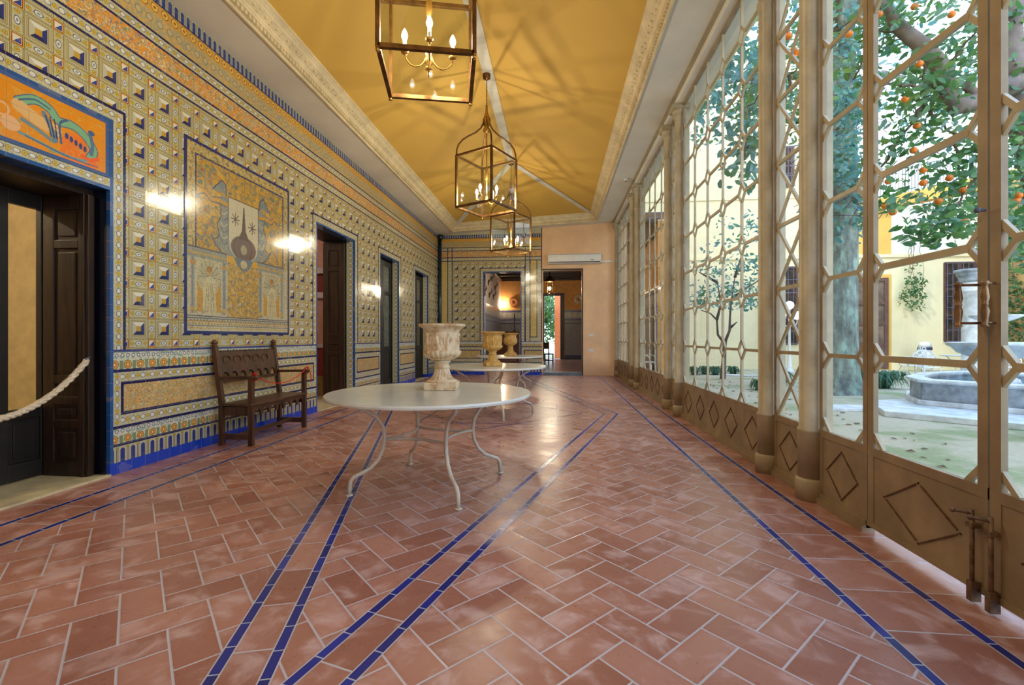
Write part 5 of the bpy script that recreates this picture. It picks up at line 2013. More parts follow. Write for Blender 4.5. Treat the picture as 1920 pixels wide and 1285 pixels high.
b.build('stretcher', M['darkwood'], r)
# chest with candlestick
r = thing('wooden_chest', 'reddish chest standing by the tiled dado seen through the left end doorway', 'chest', (-2.35, 22.6, 0))
b = MB()
b.box((-0.55, -0.3, 0.12), (0.55, 0.3, 1.42))
b.box((-0.6, -0.33, 1.42), (0.6, 0.33, 1.50))
for sx_ in (-1, 1):
    b.box((sx_ * 0.5 - 0.05, -0.28, 0), (sx_ * 0.5 + 0.05, 0.28, 0.12))
b.build('carcass', wood('reddish chest wood', (120, 52, 36), (74, 30, 22), 0.4), r, 0.006)
r = thing('candlestick', 'tall dark candlestick on the reddish chest', 'candlestick', (-2.05, 22.6, 1.501))
b = MB()
b.lathe([(0.10, 0), (0.10, 0.02), (0.03, 0.05), (0.02, 0.2), (0.04, 0.25), (0.02, 0.3), (0.025, 0.6), (0.05, 0.66), (0.03, 0.7), (0.03, 0.9)], (0, 0, 0), 12)
b.build('stem', M['blackwood'], r)

# ================================================================== COURTYARD
GZ = -0.02
b = MB()
b.add([(2.0, YN, GZ), (24, YN, GZ), (24, 18.6, GZ), (2.0, 18.6, GZ)], [(0, 1, 2, 3)])
struct(b.build('courtyard_ground', M['lawn'], fix=False), 'dry lawn of the courtyard')
b = MB()
b.box((2.0, YN, GZ - 0.02), (2.45, 18.6, GZ + 0.012))
struct(b.build('courtyard_path', M['stone']))

YW = 18.6
r = thing('courtyard_building', 'cream and ochre building across the courtyard behind the trees', 'building', (2.0, YW, 0))
OB = Matrix.Translation((-2.0, -YW, 0))


def nb():
    q = MB()
    q.M = OB
    return q


b = nb()
b.box((2.0, YW, -0.1), (10.3, YW + 0.5, 13.0), 0)
b.box((10.3, YW, -0.1), (24.0, YW + 0.5, 4.25), 0)
b.build('wall', M['cream_w'], r)
b = nb()
b.box((10.3, YW + 0.02, 4.25), (12.6, YW + 0.5, 6.0), 0)
b.build('shaded_wall', M['ochre_w'], r)  # stretch in shadow, its shade painted as ochre
b = nb()
b.ext([(12.6, 4.25), (24, 4.25), (24, 8.0), (12.6, 6.0)], 1, YW + 0.02, YW + 0.5)
b.build('sunlit_wall', M['sunlit_w'], r)  # same upper wall past the shadow edge, sunlight painted as white
b = nb()
b.box((2.0, YW - 0.05, 4.22), (24.0, YW, 4.34))
b.box((2.0, YW - 0.03, 6.55), (10.3, YW, 6.65))
b.build('string_course', M['cream_w'], r)
b = nb()
v = []
for (x_, z_) in ((10.3, 5.72), (24.0, 8.1)):
    for (yy, dz) in ((YW - 0.18, 0), (YW + 0.5, 0), (YW + 0.5, 0.34 + (x_ - 10.3) * 0.03), (YW - 0.18, 0.34 + (x_ - 10.3) * 0.03)):
        v.append((x_, yy, z_ + dz))
b.add(v, [(0, 1, 2, 3), (7, 6, 5, 4), (0, 4, 5, 1), (1, 5, 6, 2), (2, 6, 7, 3), (3, 7, 4, 0)])
b.build('terrace_band', M['ochre_w'], r)
b = nb()
for k in range(90):
    x_ = 10.4 + k * 0.11
    zb_ = 5.72 + (x_ - 10.3) * 0.1737 + 0.34 + (x_ - 10.3) * 0.03
    b.bar((x_, YW - 0.05, zb_), (x_, YW - 0.05, zb_ + 0.95), 0.016, 0.016)
b.bar((10.35, YW - 0.05, 5.72 + 0.34 + 0.95), (20.3, YW - 0.05, 5.72 + 10 * 0.2037 + 0.34 + 0.95), 0.03, 0.04, (0, 1, 0))
b.build('terrace_railing', plain('dark green railing', (66, 84, 84), 0.5), r)


def grille_window(x0, x1, z0, z1, nv, nh, inner=M['darkroom']):
    b = nb()
    b.box((x0 - 0.07, YW - 0.015, z0 - 0.07), (x1 + 0.07, YW + 0.002, z1 + 0.07), 1)
    b.box((x0, YW - 0.022, z0), (x1, YW - 0.012, z1), 0)
    for k in range(3):
        xx = x0 + (x1 - x0) * k / 2
        b.box((xx - 0.04, YW - 0.035, z0), (xx + 0.04, YW - 0.02, z1), 2)
    for k in range(4):
        zz = z0 + (z1 - z0) * k / 3
        b.box((x0, YW - 0.034, zz - 0.035), (x1, YW - 0.021, zz + 0.035), 2)
    w_ = b.build('window', [inner, M['cream_w'], M['brownpaint']], r)
    b = nb()
    for k in range(nv + 1):
        xx = x0 + (x1 - x0) * k / nv
        b.bar((xx, YW - 0.16, z0 - 0.02), (xx, YW - 0.16, z1 + 0.02), 0.016, 0.016)
    for k in range(nh + 1):
        zz = z0 + (z1 - z0) * k / nh
        b.box((x0 - 0.02, YW - 0.175, zz - 0.012), (x1 + 0.02, YW - 0.15, zz + 0.012))
    for xx in (x0, x1):
        for zz in (z0, z1):
            b.box((xx - 0.012, YW - 0.17, zz - 0.012), (xx + 0.012, YW, zz + 0.012))
    b.build('grille', M['steel'], w_)


def px(u):
    # column on the building's face plane
    k = (u - 960) / F_PX
    return YW * (k * CS - SN) / (CS + SN * k)


grille_window(px(1770), px(1829), 1.05, 3.98, 6, 7)
grille_window(px(1424), px(1494), 0.95, 3.90, 7, 6)
grille_window(px(1456), px(1486), 7.0, 8.5, 5, 4)
grille_window(px(1196), px(1243), 5.9, 6.1, 2, 1, M['brownpaint'])
grille_window(px(1130), px(1150), 1.0, 3.2, 4, 5)
b = nb()
x0, x1 = px(1598), px(1660)
b.box((x0 - 0.12, YW - 0.02, 0), (x1 + 0.2, YW + 0.002, 3.58), 1)
b.box((x0, YW - 0.03, 0.02), (x1, YW - 0.015, 3.45), 0)
for xx in (x0, (x0 + x1) / 2, x1):
    b.box((xx - 0.07, YW - 0.07, 0.02), (xx + 0.07, YW - 0.02, 3.45), 2)
for zz in (0.1, 0.95, 1.72, 2.50, 3.38):
    b.box((x0, YW - 0.065, zz - 0.06), (x1, YW - 0.02, zz + 0.06), 2)
b.box((x0, YW - 0.05, 0.1), (x1, YW - 0.02, 0.95), 2)
b.build('door', [plain('door curtain', (120, 100, 84), 0.6, var=0.3, scale=2), M['ochre_w'], M['brownpaint']], r)

XS = px(1846)
b = MB()
b.box((XS, 2.0, -0.1), (XS + 0.4, YW, 6.6))
tag(b.build('garden_wall', M['tan_w']), 'tan garden wall with climbing plants behind the fountain', 'wall')
b = MB()
b.box((10.4, 26.0, 0), (16.5, 30.0, 8.6), 0)
b.box((10.2, 25.8, 8.6), (16.7, 30.2, 8.9), 1)
tag(b.build('lilac_house', [plain('lilac house wall', (176, 160, 206), 0.8), plain('pink eaves', (206, 80, 120), 0.7)]), 'lilac house rising behind the terrace beside the big trunk', 'building')


# ---- fountain
def octa(b, pts, z0, z1, mi=0):
    b.prism(pts, z0, z1, mi)


FC = Vector((7.78, 8.95, 0))
plat = [(5.0, 7.54), (5.53, 8.75), (6.4, 9.1), (7.4, 10.5), (8.9, 11.2), (10.4, 10.5), (10.0, 8.7), (8.9, 6.5), (6.95, 5.75)]
basin = [(6.10, 8.32), (6.40, 9.0), (7.3, 9.9), (8.4, 10.5), (9.5, 9.6), (9.3, 8.6), (8.4, 7.4), (7.15, 6.95)]
r = thing('fountain', 'marble courtyard fountain with a low polygonal basin and stacked bowls', 'fountain', (FC.x, FC.y, GZ))


def fo(poly, k):
    c = Vector((sum(p[0] for p in poly) / len(poly), sum(p[1] for p in poly) / len(poly)))
    return [tuple((Vector(p) - c) * k + c - Vector((FC.x, FC.y))) for p in poly]


b = MB()
b.prism(fo(plat, 1.0), 0.0, 0.09)
b.build('platform', M['marble'], r, 0.01)
b = MB()
o_, i_ = fo(basin, 1.0), fo(basin, 0.90)


def ring(b, A, B, z0, z1, mi=0):
    n = len(A)
    v = [(x, y, z) for (P_, z) in ((A, z0), (A, z1), (B, z1), (B, z0)) for (x, y) in P_]
    f = []
    for k in range(4):
        for i in range(n):
            f.append((k * n + i, k * n + (i + 1) % n, ((k + 1) % 4) * n + (i + 1) % n, ((k + 1) % 4) * n + i))
    b.add(v, f, mi)


ring(b, fo(basin, 1.0), fo(basin, 0.88), 0.17, 0.46)
b.build('basin_wall', M['greymarble'], r, 0.008)
b = MB()
ring(b, fo(basin, 1.05), fo(basin, 0.86), 0.09, 0.17)
ring(b, fo(basin, 1.02), fo(basin, 0.87), 0.45, 0.47)
ring(b, fo(basin, 1.05), fo(basin, 0.86), 0.47, 0.515)
b.build('basin_mouldings', M['marble'], r, 0.012)
b = MB()
b.prism(fo(basin, 0.87), 0.09, 0.40)
m = begin('basin water')
finish((120, 150, 160), 0.05, 0.0, noise(objvec(), 8.0, 2.0), 0.1, 0.01)
b.build('water', m, r)
b = MB()
b.lathe([(0.32, 0.40), (0.30, 0.48), (0.18, 0.55), (0.15, 0.72), (0.22, 0.80), (0.32, 0.86), (0.50, 0.94), (0.57, 1.04), (0.64, 1.07), (0.66, 1.12), (0.62, 1.13), (0.5, 1.06), (0.1, 1.02)], (0, 0, 0), 40,
        rf=lambda g, z_: 1 + (0.02 * math.cos(16 * g) if 0.8 < z_ < 1.05 else 0))
b.build('lower_bowl', M['marble'], r)
b = MB()
b.lathe([(0.10, 1.02), (0.12, 1.10), (0.07, 1.16), (0.09, 1.30), (0.07, 1.42), (0.12, 1.48), (0.26, 1.54), (0.34, 1.58), (0.35, 1.61), (0.3, 1.61), (0.08, 1.59)], (0, 0, 0), 32)
b.build('upper_bowl', M['marble'], r)
b = MB()
b.lathe([(0.06, 1.58), (0.07, 1.64), (0.045, 1.68), (0.10, 1.76), (0.11, 1.80), (0.05, 1.84), (0.06, 1.90), (0.14, 1.96), (0.05, 1.99), (0.04, 2.06), (0.06, 2.12), (0.035, 2.18), (0.045, 2.23), (0.01, 2.29)], (0, 0, 0), 24)
b.build('finial', M['marble'], r)

# marble pillar with capital
pp = P(1826, 640, 11.5)
r = thing('marble_pillar', 'thick white marble pillar with a moulded capital behind the fountain', 'pillar', (pp.x, pp.y, GZ))
b = MB()
b.lathe([(0.32, 0), (0.32, 0.18), (0.26, 0.24), (0.235, 0.3), (0.225, 2.35), (0.24, 2.36), (0.24, 2.40), (0.225, 2.42), (0.23, 2.6)], (0, 0, 0), 32)
b.build('shaft', M['marble'], r)
b = MB()
b.lathe([(0.24, 2.60), (0.28, 2.64), (0.26, 2.68), (0.30, 2.74), (0.33, 2.80), (0.33, 2.84), (0.37, 2.86), (0.37, 2.92)], (0, 0, 0), 32)
b.build('capital', M['greymarble'], r)

# ---- white ornate garden seats
def garden_chair(loc, rz, label):
    r = thing('garden_chair', label, 'chair', loc, rz, 'white cast-iron garden chairs')
    t_ = M['white']
    b = MB()
    b.lathe([(0.21, 0.43), (0.225, 0.44), (0.21, 0.455)], (0, 0, 0), 20)
    b.build('seat', t_, r)
    for sx_ in (-1, 1):
        for sy_ in (-1, 1):
            b = MB()
            b.tube([(sx_ * 0.15, sy_ * 0.15, 0.43), (sx_ * 0.19, sy_ * 0.19, 0.3), (sx_ * 0.16, sy_ * 0.16, 0.14), (sx_ * 0.21, sy_ * 0.21, 0.0)], 0.014, 6)
            b.build('leg', t_, r)
    b = MB()
    for k in range(7):
        g = PI * k / 6
        cx_, cz_ = 0.20 * math.cos(g), 0.66 + 0.17 * math.sin(g)
        b.tube([(cx_ + 0.065 * math.cos(q * PI / 5), 0.2 + 0.0, cz_ + 0.065 * math.sin(q * PI / 5)) for q in range(11)], 0.011, 5, caps=False)
    for k in range(5):
        xx = -0.12 + k * 0.06
        b.tube([(xx * 0.7, 0.2, 0.45), (xx * 1.5, 0.2, 0.58), (xx, 0.2, 0.72), (0, 0.2, 0.86)], 0.010, 5)
    b.tube([(0.27 * math.cos(q * PI / 14), 0.2, 0.62 + 0.26 * math.sin(q * PI / 14)) for q in range(15)], 0.016, 6)
    b.tube([(0.04 * math.cos(q * PI / 5), 0.2, 0.92 + 0.04 * math.sin(q * PI / 5)) for q in range(11)], 0.012, 5, caps=False)
    for s_ in (-1, 1):
        b.tube([(s_ * 0.27, 0.2, 0.62), (s_ * 0.19, 0.17, 0.45)], 0.014, 6)
    b.build('openwork_back', t_, r)
    b = MB()
    for s_ in (-1, 1):
        b.tube([(s_ * 0.27, 0.2, 0.66), (s_ * 0.29, 0.05, 0.68), (s_ * 0.27, -0.12, 0.64), (s_ * 0.2, -0.17, 0.45)], 0.013, 6)
    b.build('armrest', t_, r)
    return r


q = P(1741, 0, 11.8)
gc = garden_chair((q.x, q.y, GZ), math.radians(-10), 'white cast-iron garden chair facing the hall, left of the pillar')
q = P(1708, 0, 12.6)
dup(gc, (q.x, q.y, GZ), math.radians(-100), 'white cast-iron garden chair turned sideways, leftmost by the bin')
q = P(1890, 0, 12.0)
dup(gc, (q.x, q.y, GZ), math.radians(20), 'white cast-iron garden chair right of the fountain finial')
q = P(1915, 0, 12.2)
dup(gc, (q.x, q.y, GZ), math.radians(-20), 'white cast-iron garden chair at the right edge of the photo')
q = P(1214, 0, 14.5)
dup(gc, (q.x, q.y, GZ), math.radians(60), 'white garden chair seen low through the wide screen beyond the middle columns')
q = P(1800, 0, 12.6)
r = thing('garden_table', 'white garden table behind the fountain rim', 'table', (q.x, q.y, GZ))
b = MB()
b.lathe([(0.40, 0.70), (0.42, 0.71), (0.42, 0.73), (0.40, 0.735)], (0, 0, 0), 24)
b.build('table_top', M['white'], r)
b = MB()
for k in range(3):
    g = k * 2 * PI / 3
    b.tube([(0.3 * math.cos(g), 0.3 * math.sin(g), 0.70), (0.12 * math.cos(g), 0.12 * math.sin(g), 0.5), (0.08 * math.cos(g), 0.08 * math.sin(g), 0.3), (0.3 * math.cos(g), 0.3 * math.sin(g), 0.0)], 0.015, 6)
b.build('pedestal', M['white'], r)
# bin
q = P(1734, 0, 16.4)
r = thing('litter_bin', 'pale litter bin with a dark band against the cream wall', 'bin', (q.x, q.y, GZ))
b = MB()
b.lathe([(0.15, 0.06), (0.17, 0.1), (0.19, 0.86), (0.15, 0.86)], (0, 0, 0), 20)
b.build('body', M['white_pl'], r)
b = MB()
b.lathe([(0.205, 0.78), (0.21, 0.80), (0.205, 0.86), (0.19, 0.87)], (0, 0, 0), 20)
b.build('dark_band', plain('dark bin band', (50, 58, 90), 0.5), r)
b = MB()
b.lathe([(0.19, 0.87), (0.18, 0.98), (0.14, 1.04), (0.05, 1.06)], (0, 0, 0), 20)
b.lathe([(0.1, 0.0), (0.1, 0.06)], (0, 0, 0), 12)
b.build('lid', M['white_pl'], r)
# lamp post
q = P(1480, 0, 15.4)
r = thing('garden_lamp', 'white three-globe garden lamp post in front of the grilled window', 'lamp', (q.x, q.y, GZ))
b = MB()
b.lathe([(0.14, 0), (0.14, 0.1), (0.08, 0.18), (0.06, 0.5), (0.045, 0.6), (0.035, 1.55), (0.05, 1.58), (0.03, 1.62), (0.03, 2.12), (0.06, 2.16)], (0, 0, 0), 14)
b.build('post', M['white'], r)
for k in range(2):
    s_ = -1 if k == 0 else 1
    b = MB()
    b.tube([(0, 0, 1.62), (s_ * 0.14, 0, 1.60), (s_ * 0.24, 0, 1.68), (s_ * 0.25, 0, 1.80), (s_ * 0.16, 0, 1.84), (s_ * 0.12, 0, 1.76)], 0.016, 6)
    b.build('scroll_arm', M['white'], r)
for c_ in ((-0.25, 0, 1.96), (0.25, 0, 1.96), (0, 0, 2.30)):
    b = MB()
    b.ball(c_, 0.145, 16)
    b.build('globe', M['globe'], r)


# ================================================================== PLANTING
def leaf_cloud(name, centres, size, mat, parent, seed, droop=0.3, loc=(0, 0, 0)):
    """centres = [(Vector, (rx, ry, rz), count)]; every leaf is a folded pointed blade"""
    rng = np.random.RandomState(seed)
    V, F = [], []
    base = 0
    for c, rad, n in centres:
        d = rng.normal(size=(n, 3))
        d /= np.linalg.norm(d, axis=1)[:, None] + 1e-9
        p = np.array(c)[None] + d * (rng.uniform(0.15, 1, n) ** 0.5)[:, None] * np.array(rad)[None]
        a = rng.normal(size=(n, 3))
        a[:, 2] = a[:, 2] * 0.6 - droop
        a /= np.linalg.norm(a, axis=1)[:, None]
        s = rng.normal(size=(n, 3))
        s -= a * (s * a).sum(1)[:, None]
        s /= np.linalg.norm(s, axis=1)[:, None]
        u = np.cross(a, s)
        L = size * rng.uniform(0.7, 1.3, n)[:, None]
        W = L * 0.24
        pts = [p, p + a * L * 0.35 + s * W + u * W * 0.3, p + a * L * 0.75 + s * W * 0.8 + u * W * 0.3, p + a * L, p + a * L * 0.75 - s * W * 0.8 + u * W * 0.3, p + a * L * 0.35 - s * W + u * W * 0.3]
        V.append(np.stack(pts, 1).reshape(-1, 3))
        k = base + np.arange(n)[:, None] * 6
        F.append(np.concatenate([k + np.array([[0, 1, 2, 3]]), k + np.array([[0, 3, 4, 5]])], 0))
        base += n * 6
    V, F = np.concatenate(V) - np.array(loc)[None], np.concatenate(F)
    me = bpy.data.meshes.new(name)
    me.vertices.add(len(V))
    me.vertices.foreach_set('co', V.astype(np.float32).ravel())
    me.loops.add(F.size)
    me.loops.foreach_set('vertex_index', F.astype(np.int32).ravel())
    me.polygons.add(len(F))
    me.polygons.foreach_set('loop_start', (np.arange(len(F)) * 4).astype(np.int32))
    me.update(calc_edges=True)
    me.materials.append(mat)
    o = bpy.data.objects.new(name, me)
    COL.objects.link(o)
    if parent is not None:
        o.parent = parent
    return o


def wob(p0, p1, n, amp, rng):
    p0, p1 = Vector(p0), Vector(p1)
    return [p0.lerp(p1, i / n) + (Vector((rng.uniform(-1, 1), rng.uniform(-1, 1), rng.uniform(-1, 1))) * amp if 0 < i < n else Vector((0, 0, 0))) for i in range(n + 1)]


# --- big straight trunk
q = P(1572, 0, 10.1)
TB = (q.x, q.y, GZ)
r = thing('tall_tree', 'tall tree with a thick straight grey green trunk beside the door side panel', 'tree', TB)
rng = random.Random(5)
b = MB()
pr = [(0.62, -0.02), (0.50, 0.10), (0.42, 0.3), (0.385, 0.6), (0.365, 1.2), (0.35, 2.2), (0.345, 3.5), (0.335, 5.0), (0.32, 7.0), (0.29, 9.0), (0.2, 11.5)]
pr2 = []
for (a0, z0), (a1, z1) in zip(pr[:-1], pr[1:]):
    for k in range(4):
        pr2.append((a0 + (a1 - a0) * k / 4, z0 + (z1 - z0) * k / 4))
pr2.append(pr[-1])
b.lathe(pr2, (0, 0, 0), 48, rf=lambda g, z_: 1 + 0.03 * math.sin(5 * g + z_) + 0.025 * math.sin(11 * g - z_ * 2.3) + (0.12 * math.cos(6 * g) * max(0, 1 - z_ / 0.4)))
m = begin('patchy grey green bark')
x, y, z = xyz()
n1 = noise(vec(x, y, z * 0.5), 4.0, 5.0, 0.6)
n2 = noise(vec(x * 1.0, y * 1.0, z * 0.22), 18.0, 4.0, 0.6)
c = ramp(n1, [(0.35, (92, 96, 92)), (0.5, (128, 136, 126)), (0.62, (150, 176, 160)), (0.75, (170, 196, 182))])
c = mixc(smooth(n2, 0.5, 0.7) * 0.6, c, (84, 84, 84))
finish(c, 0.85, 0.0, n2 + n1 * 0.5, 0.7, 0.03)
b.build('trunk', m, r)
for k, (a_, z0, L_, up) in enumerate(((0.5, 6.5, 3.0, 1.4), (2.4, 7.0, 3.2, 1.2), (-2.2, 7.6, 3.4, 0.8), (-0.9, 8.2, 3.0, 1.2), (3.6, 8.6, 2.6, 1.5))):
    b = MB()
    b.tube(wob((0, 0, z0), (math.cos(a_) * L_, math.sin(a_) * L_, z0 + up), 5, 0.12, rng), [0.13, 0.11, 0.09, 0.07, 0.05, 0.03], 8)
    b.build('branch', M['bark'], r)
tc = Vector(TB)
cl = []
rng = random.Random(9)
for k in range(46):
    g, rad = rng.uniform(0, 2 * PI), rng.uniform(0.3, 3.6)
    cl.append((tc + Vector((math.cos(g) * rad, math.sin(g) * rad, rng.uniform(6.2, 10.5))), (0.9, 0.9, 0.6), 70))
# hanging growth down the trunk
for k in range(12):
    g = rng.uniform(0, 2 * PI)
    cl.append((tc + Vector((math.cos(g) * 0.45, math.sin(g) * 0.45, rng.uniform(3.6, 6.5))), (0.25, 0.25, 0.7), 60))
for k in range(9):
    cl.append((P(rng.uniform(1545, 1615), rng.uniform(80, 320), rng.uniform(9.0, 9.6)), (0.35, 0.3, 0.5), 55))
leaf_cloud('foliage', cl, 0.15, M['leaf_t'], r, 3, 0.5, TB)
b = MB()
for k in range(70):
    g = rng.uniform(0, 2 * PI)
    p0 = Vector((math.cos(g) * 0.36, math.sin(g) * 0.36, rng.uniform(4.5, 7.5)))
    pts = [p0 + Vector((rng.uniform(-.25, .25) * i, rng.uniform(-.25, .25) * i, -0.28 * i)) * 0.8 for i in range(5)]
    b.tube(pts, 0.008, 3, caps=False)
b.build('dry_tendrils', M['twig'], r)

# --- orange tree
rng = random.Random(21)
fork = P(1905, 150, 5.0)
foot = P(1985, 830, 5.4)
foot.z = GZ
r = thing('orange_tree', 'orange tree full of fruit whose thick limbs reach over the doors', 'tree', tuple(foot))
OT = Matrix.Translation(-foot)
b = MB()
b.M = OT
b.tube([foot, P(1975, 560, 5.2), P(1950, 330, 5.1), P(1925, 220, 5.0), fork], [0.20, 0.16, 0.15, 0.16, 0.17], 16)
b.build('trunk', M['bark_p'], r)
limbs = [
    ([P(1925, 215, 5.0), P(1892, 130, 5.0), P(1888, 60, 5.0), P(1893, -40, 5.0), P(1880, -150, 5.1), P(1900, -260, 5.3), P(1930, -340, 5.4)], [0.16, 0.135, 0.125, 0.12, 0.1, 0.06, 0.03]),
    ([P(1960, 160, 5.0), P(1905, 158, 4.95), P(1860, 172, 4.9), P(1830, 190, 4.9), P(1795, 200, 4.9), P(1778, 178, 4.9), P(1768, 130, 4.9), P(1735, 90, 4.95), P(1690, 55, 5.0), P(1655, 10, 5.1), P(1640, -40, 5.2)],
     [0.14, 0.12, 0.105, 0.10, 0.095, 0.09, 0.085, 0.08, 0.07, 0.062, 0.055]),
    ([P(1925, 215, 5.0), P(1960, 240, 5.2), P(2040, 160, 5.6), P(2150, 40, 5.9), P(2220, -100, 6.0)], [0.14, 0.12, 0.09, 0.06, 0.03]),
    ([P(1830, 190, 4.9), P(1818, 165, 4.85), P(1812, 160, 4.8)], [0.06, 0.045, 0.04]),
]
for pts, rs in limbs:
    b = MB()
    b.M = OT
    b.tube(pts, rs, 12)
    b.build('limb', M['bark_p'], r)
b = MB()
b.M = OT
tw = []
for (s_, e_) in ((P(1778, 178, 4.9), P(1735, 160, 4.7)), (P(1735, 160, 4.7), P(1640, 165, 4.7)), (P(1735, 90, 4.95), P(1730, 200, 4.9)), (P(1730, 200, 4.9), P(1790, 250, 4.9)),
                 (P(1730, 200, 4.9), P(1680, 270, 4.9)), (P(1768, 130, 4.9), P(1830, 60, 4.7)), (P(1690, 55, 5.0), P(1640, 60, 5.1)), (P(1790, 250, 4.9), P(1800, 330, 5.0)),
                 (P(1680, 270, 4.9), P(1640, 330, 4.9)), (P(1892, 130, 5.0), P(1870, 260, 4.8)), (P(1870, 260, 4.8), P(1880, 400, 4.8)), (P(1870, 260, 4.8), P(1800, 380, 4.7)),
                 (P(1800, 380, 4.7), P(1745, 440, 4.6)), (P(1655, 10, 5.1), P(1560, 60, 5.4)), (P(1560, 60, 5.4), P(1480, 140, 5.8)), (P(1655, 10, 5.1), P(1600, 150, 5.4)),
                 (P(1480, 140, 5.8), P(1400, 200, 6.2)), (P(1480, 140, 5.8), P(1470, 240, 6.0)), (P(1888, 60, 5.0), P(1840, 10, 5.0))):
    tw.append((s_, e_))
    b.tube(wob(s_, e_, 6, 0.03, rng), [0.02, 0.018, 0.016, 0.014, 0.012, 0.010, 0.008], 6)
b.build('twigs', M['twig'], r)
cl = []
for s_, e_ in tw:
    for k in range(5):
        cl.append((s_.lerp(e_, rng.random()), (0.26, 0.26, 0.22), 15))
for k in range(46):     # crown above and around
    cl.append((P(rng.uniform(1600, 1960), rng.uniform(-160, 110), rng.uniform(4.2, 6.5)), (0.42, 0.42, 0.34), 18))
for k in range(26):
    cl.append((P(rng.uniform(1640, 1930), rng.uniform(110, 300), rng.uniform(4.8, 6.6)), (0.34, 0.34, 0.3), 14))
for k in range(24):
    cl.append((P(rng.uniform(1690, 1935), rng.uniform(290, 400), rng.uniform(4.6, 6.4)), (0.34, 0.34, 0.26), 22))
for k in range(18):
    cl.append((P(rng.uniform(1860, 1940), rng.uniform(260, 470), rng.uniform(4.3, 5.8)), (0.3, 0.3, 0.3), 28))
for k in range(20):
    cl.append((P(rng.uniform(1440, 1560), rng.uniform(-60, 240), rng.uniform(5.6, 7.5)), (0.4, 0.4, 0.4), 20))
for k in range(34):     # the rest of the crown, right of the frame
    cl.append((P(rng.uniform(1960, 2350), rng.uniform(-420, 240), rng.uniform(4.2, 6.8)), (0.5, 0.5, 0.4), 34))
for k in range(12):
    cl.append((P(rng.uniform(1840, 1960), rng.uniform(-300, -160), rng.uniform(4.4, 6.0)), (0.45, 0.45, 0.35), 30))
for (u_, v_) in ((1660, 370), (1680, 385), (1640, 350), (1710, 425), (1730, 440), (1745, 455), (1770, 420), (1790, 400), (1800, 430)):
    cl.append((P(u_, v_, 4.5), (0.12, 0.12, 0.10), 16))
leaf_cloud('foliage', cl, 0.098, M['leaf'], r, 8, 0.35, tuple(foot))
for k, (u_, v_) in enumerate([(1659, 385), (1674, 398), (1731, 319), (1731, 343), (1780, 334), (1806, 357), (1868, 357), (1910, 367), (1905, 378), (1893, 421), (1862, 412), (1719, 236), (1713, 282), (1724, 120),
                              (1784, 27), (1648, 27), (1666, 340), (1880, 20), (1474, 55), (1487, 95), (1495, 100), (1490, 110), (1465, 20), (1478, 68), (1592, 64), (1697, 186), (1715, 12), (1808, 415), (1760, 378), (1845, 455)]):
    b = MB()
    b.M = OT
    c_ = P(u_, v_, 4.75 if u_ > 1600 else 6.3)
    b.ball(c_, 0.036 if u_ > 1600 else 0.05, 12, sz=0.95)
    b.build('orange_fruit', M['orange'], r)

# --- dark-leaved tree over the wide screen
rng = random.Random(33)
q = P(1335, 0, 8.6)
ft = Vector((2.9, 9.2, GZ))
r = thing('leafy_tree', 'dark leaved tree spreading over the top of the wide near screen', 'tree', tuple(ft))
OT = Matrix.Translation(-ft)
ft2 = Vector((5.6, 12.6, GZ))
r.location = ft2
OT = Matrix.Translation(-ft2)
b = MB()
b.M = OT
# the trunk stands behind the column pair, branches reach left over the lawn
b.tube([ft2, ft2 + Vector((0.1, -0.1, 3.5)), P(1462, 60, 11.0), P(1440, -200, 11.0)], [0.20, 0.16, 0.13, 0.10], 10)
b.build('trunk', M['bark'], r)
brs = [([P(1462, 60, 11.0), P(1420, 120, 9.5), P(1400, 200, 8.5), P(1395, 300, 7.9)], [0.07, 0.05, 0.035, 0.02]),
       ([P(1440, -100, 11.0), P(1380, 20, 9.4), P(1335, 120, 8.8), P(1310, 200, 8.6)], [0.08, 0.06, 0.04, 0.02]),
       ([P(1440, -200, 11.0), P(1370, -100, 10), P(1330, -20, 9.5), P(1300, 70, 9.3)], [0.08, 0.06, 0.04, 0.02])]
cl = []
for pts, rs in brs:
    b = MB()
    b.M = OT
    b.tube(pts, rs, 7)
    b.build('branch', M['twig'], r)
    for i in range(len(pts) - 1):
        for k in range(5):
            cl.append((pts[i].lerp(pts[i + 1], rng.random()), (0.42, 0.42, 0.38), 22))
for (u_, v_, n_) in ((1390, 120, 50), (1350, 150, 50), (1330, 100, 50), (1400, 60, 50), (1380, 40, 50), (1310, 180, 40), (1300, 200, 30), (1405, 250, 40), (1395, 290, 40), (1385, 330, 26), (1360, 230, 30),
                     (1410, 200, 40), (1340, 60, 50), (1370, 90, 50), (1420, 150, 50), (1300, 130, 30), (1320, 230, 26), (1405, 330, 18), (1300, 250, 16)):
    cl.append((P(u_, v_, rng.uniform(8.0, 9.6)), (0.38, 0.38, 0.32), n_ * 6 // 10))
leaf_cloud('foliage', cl, 0.19, M['leaf_t'], r, 14, 0.5, tuple(ft2))

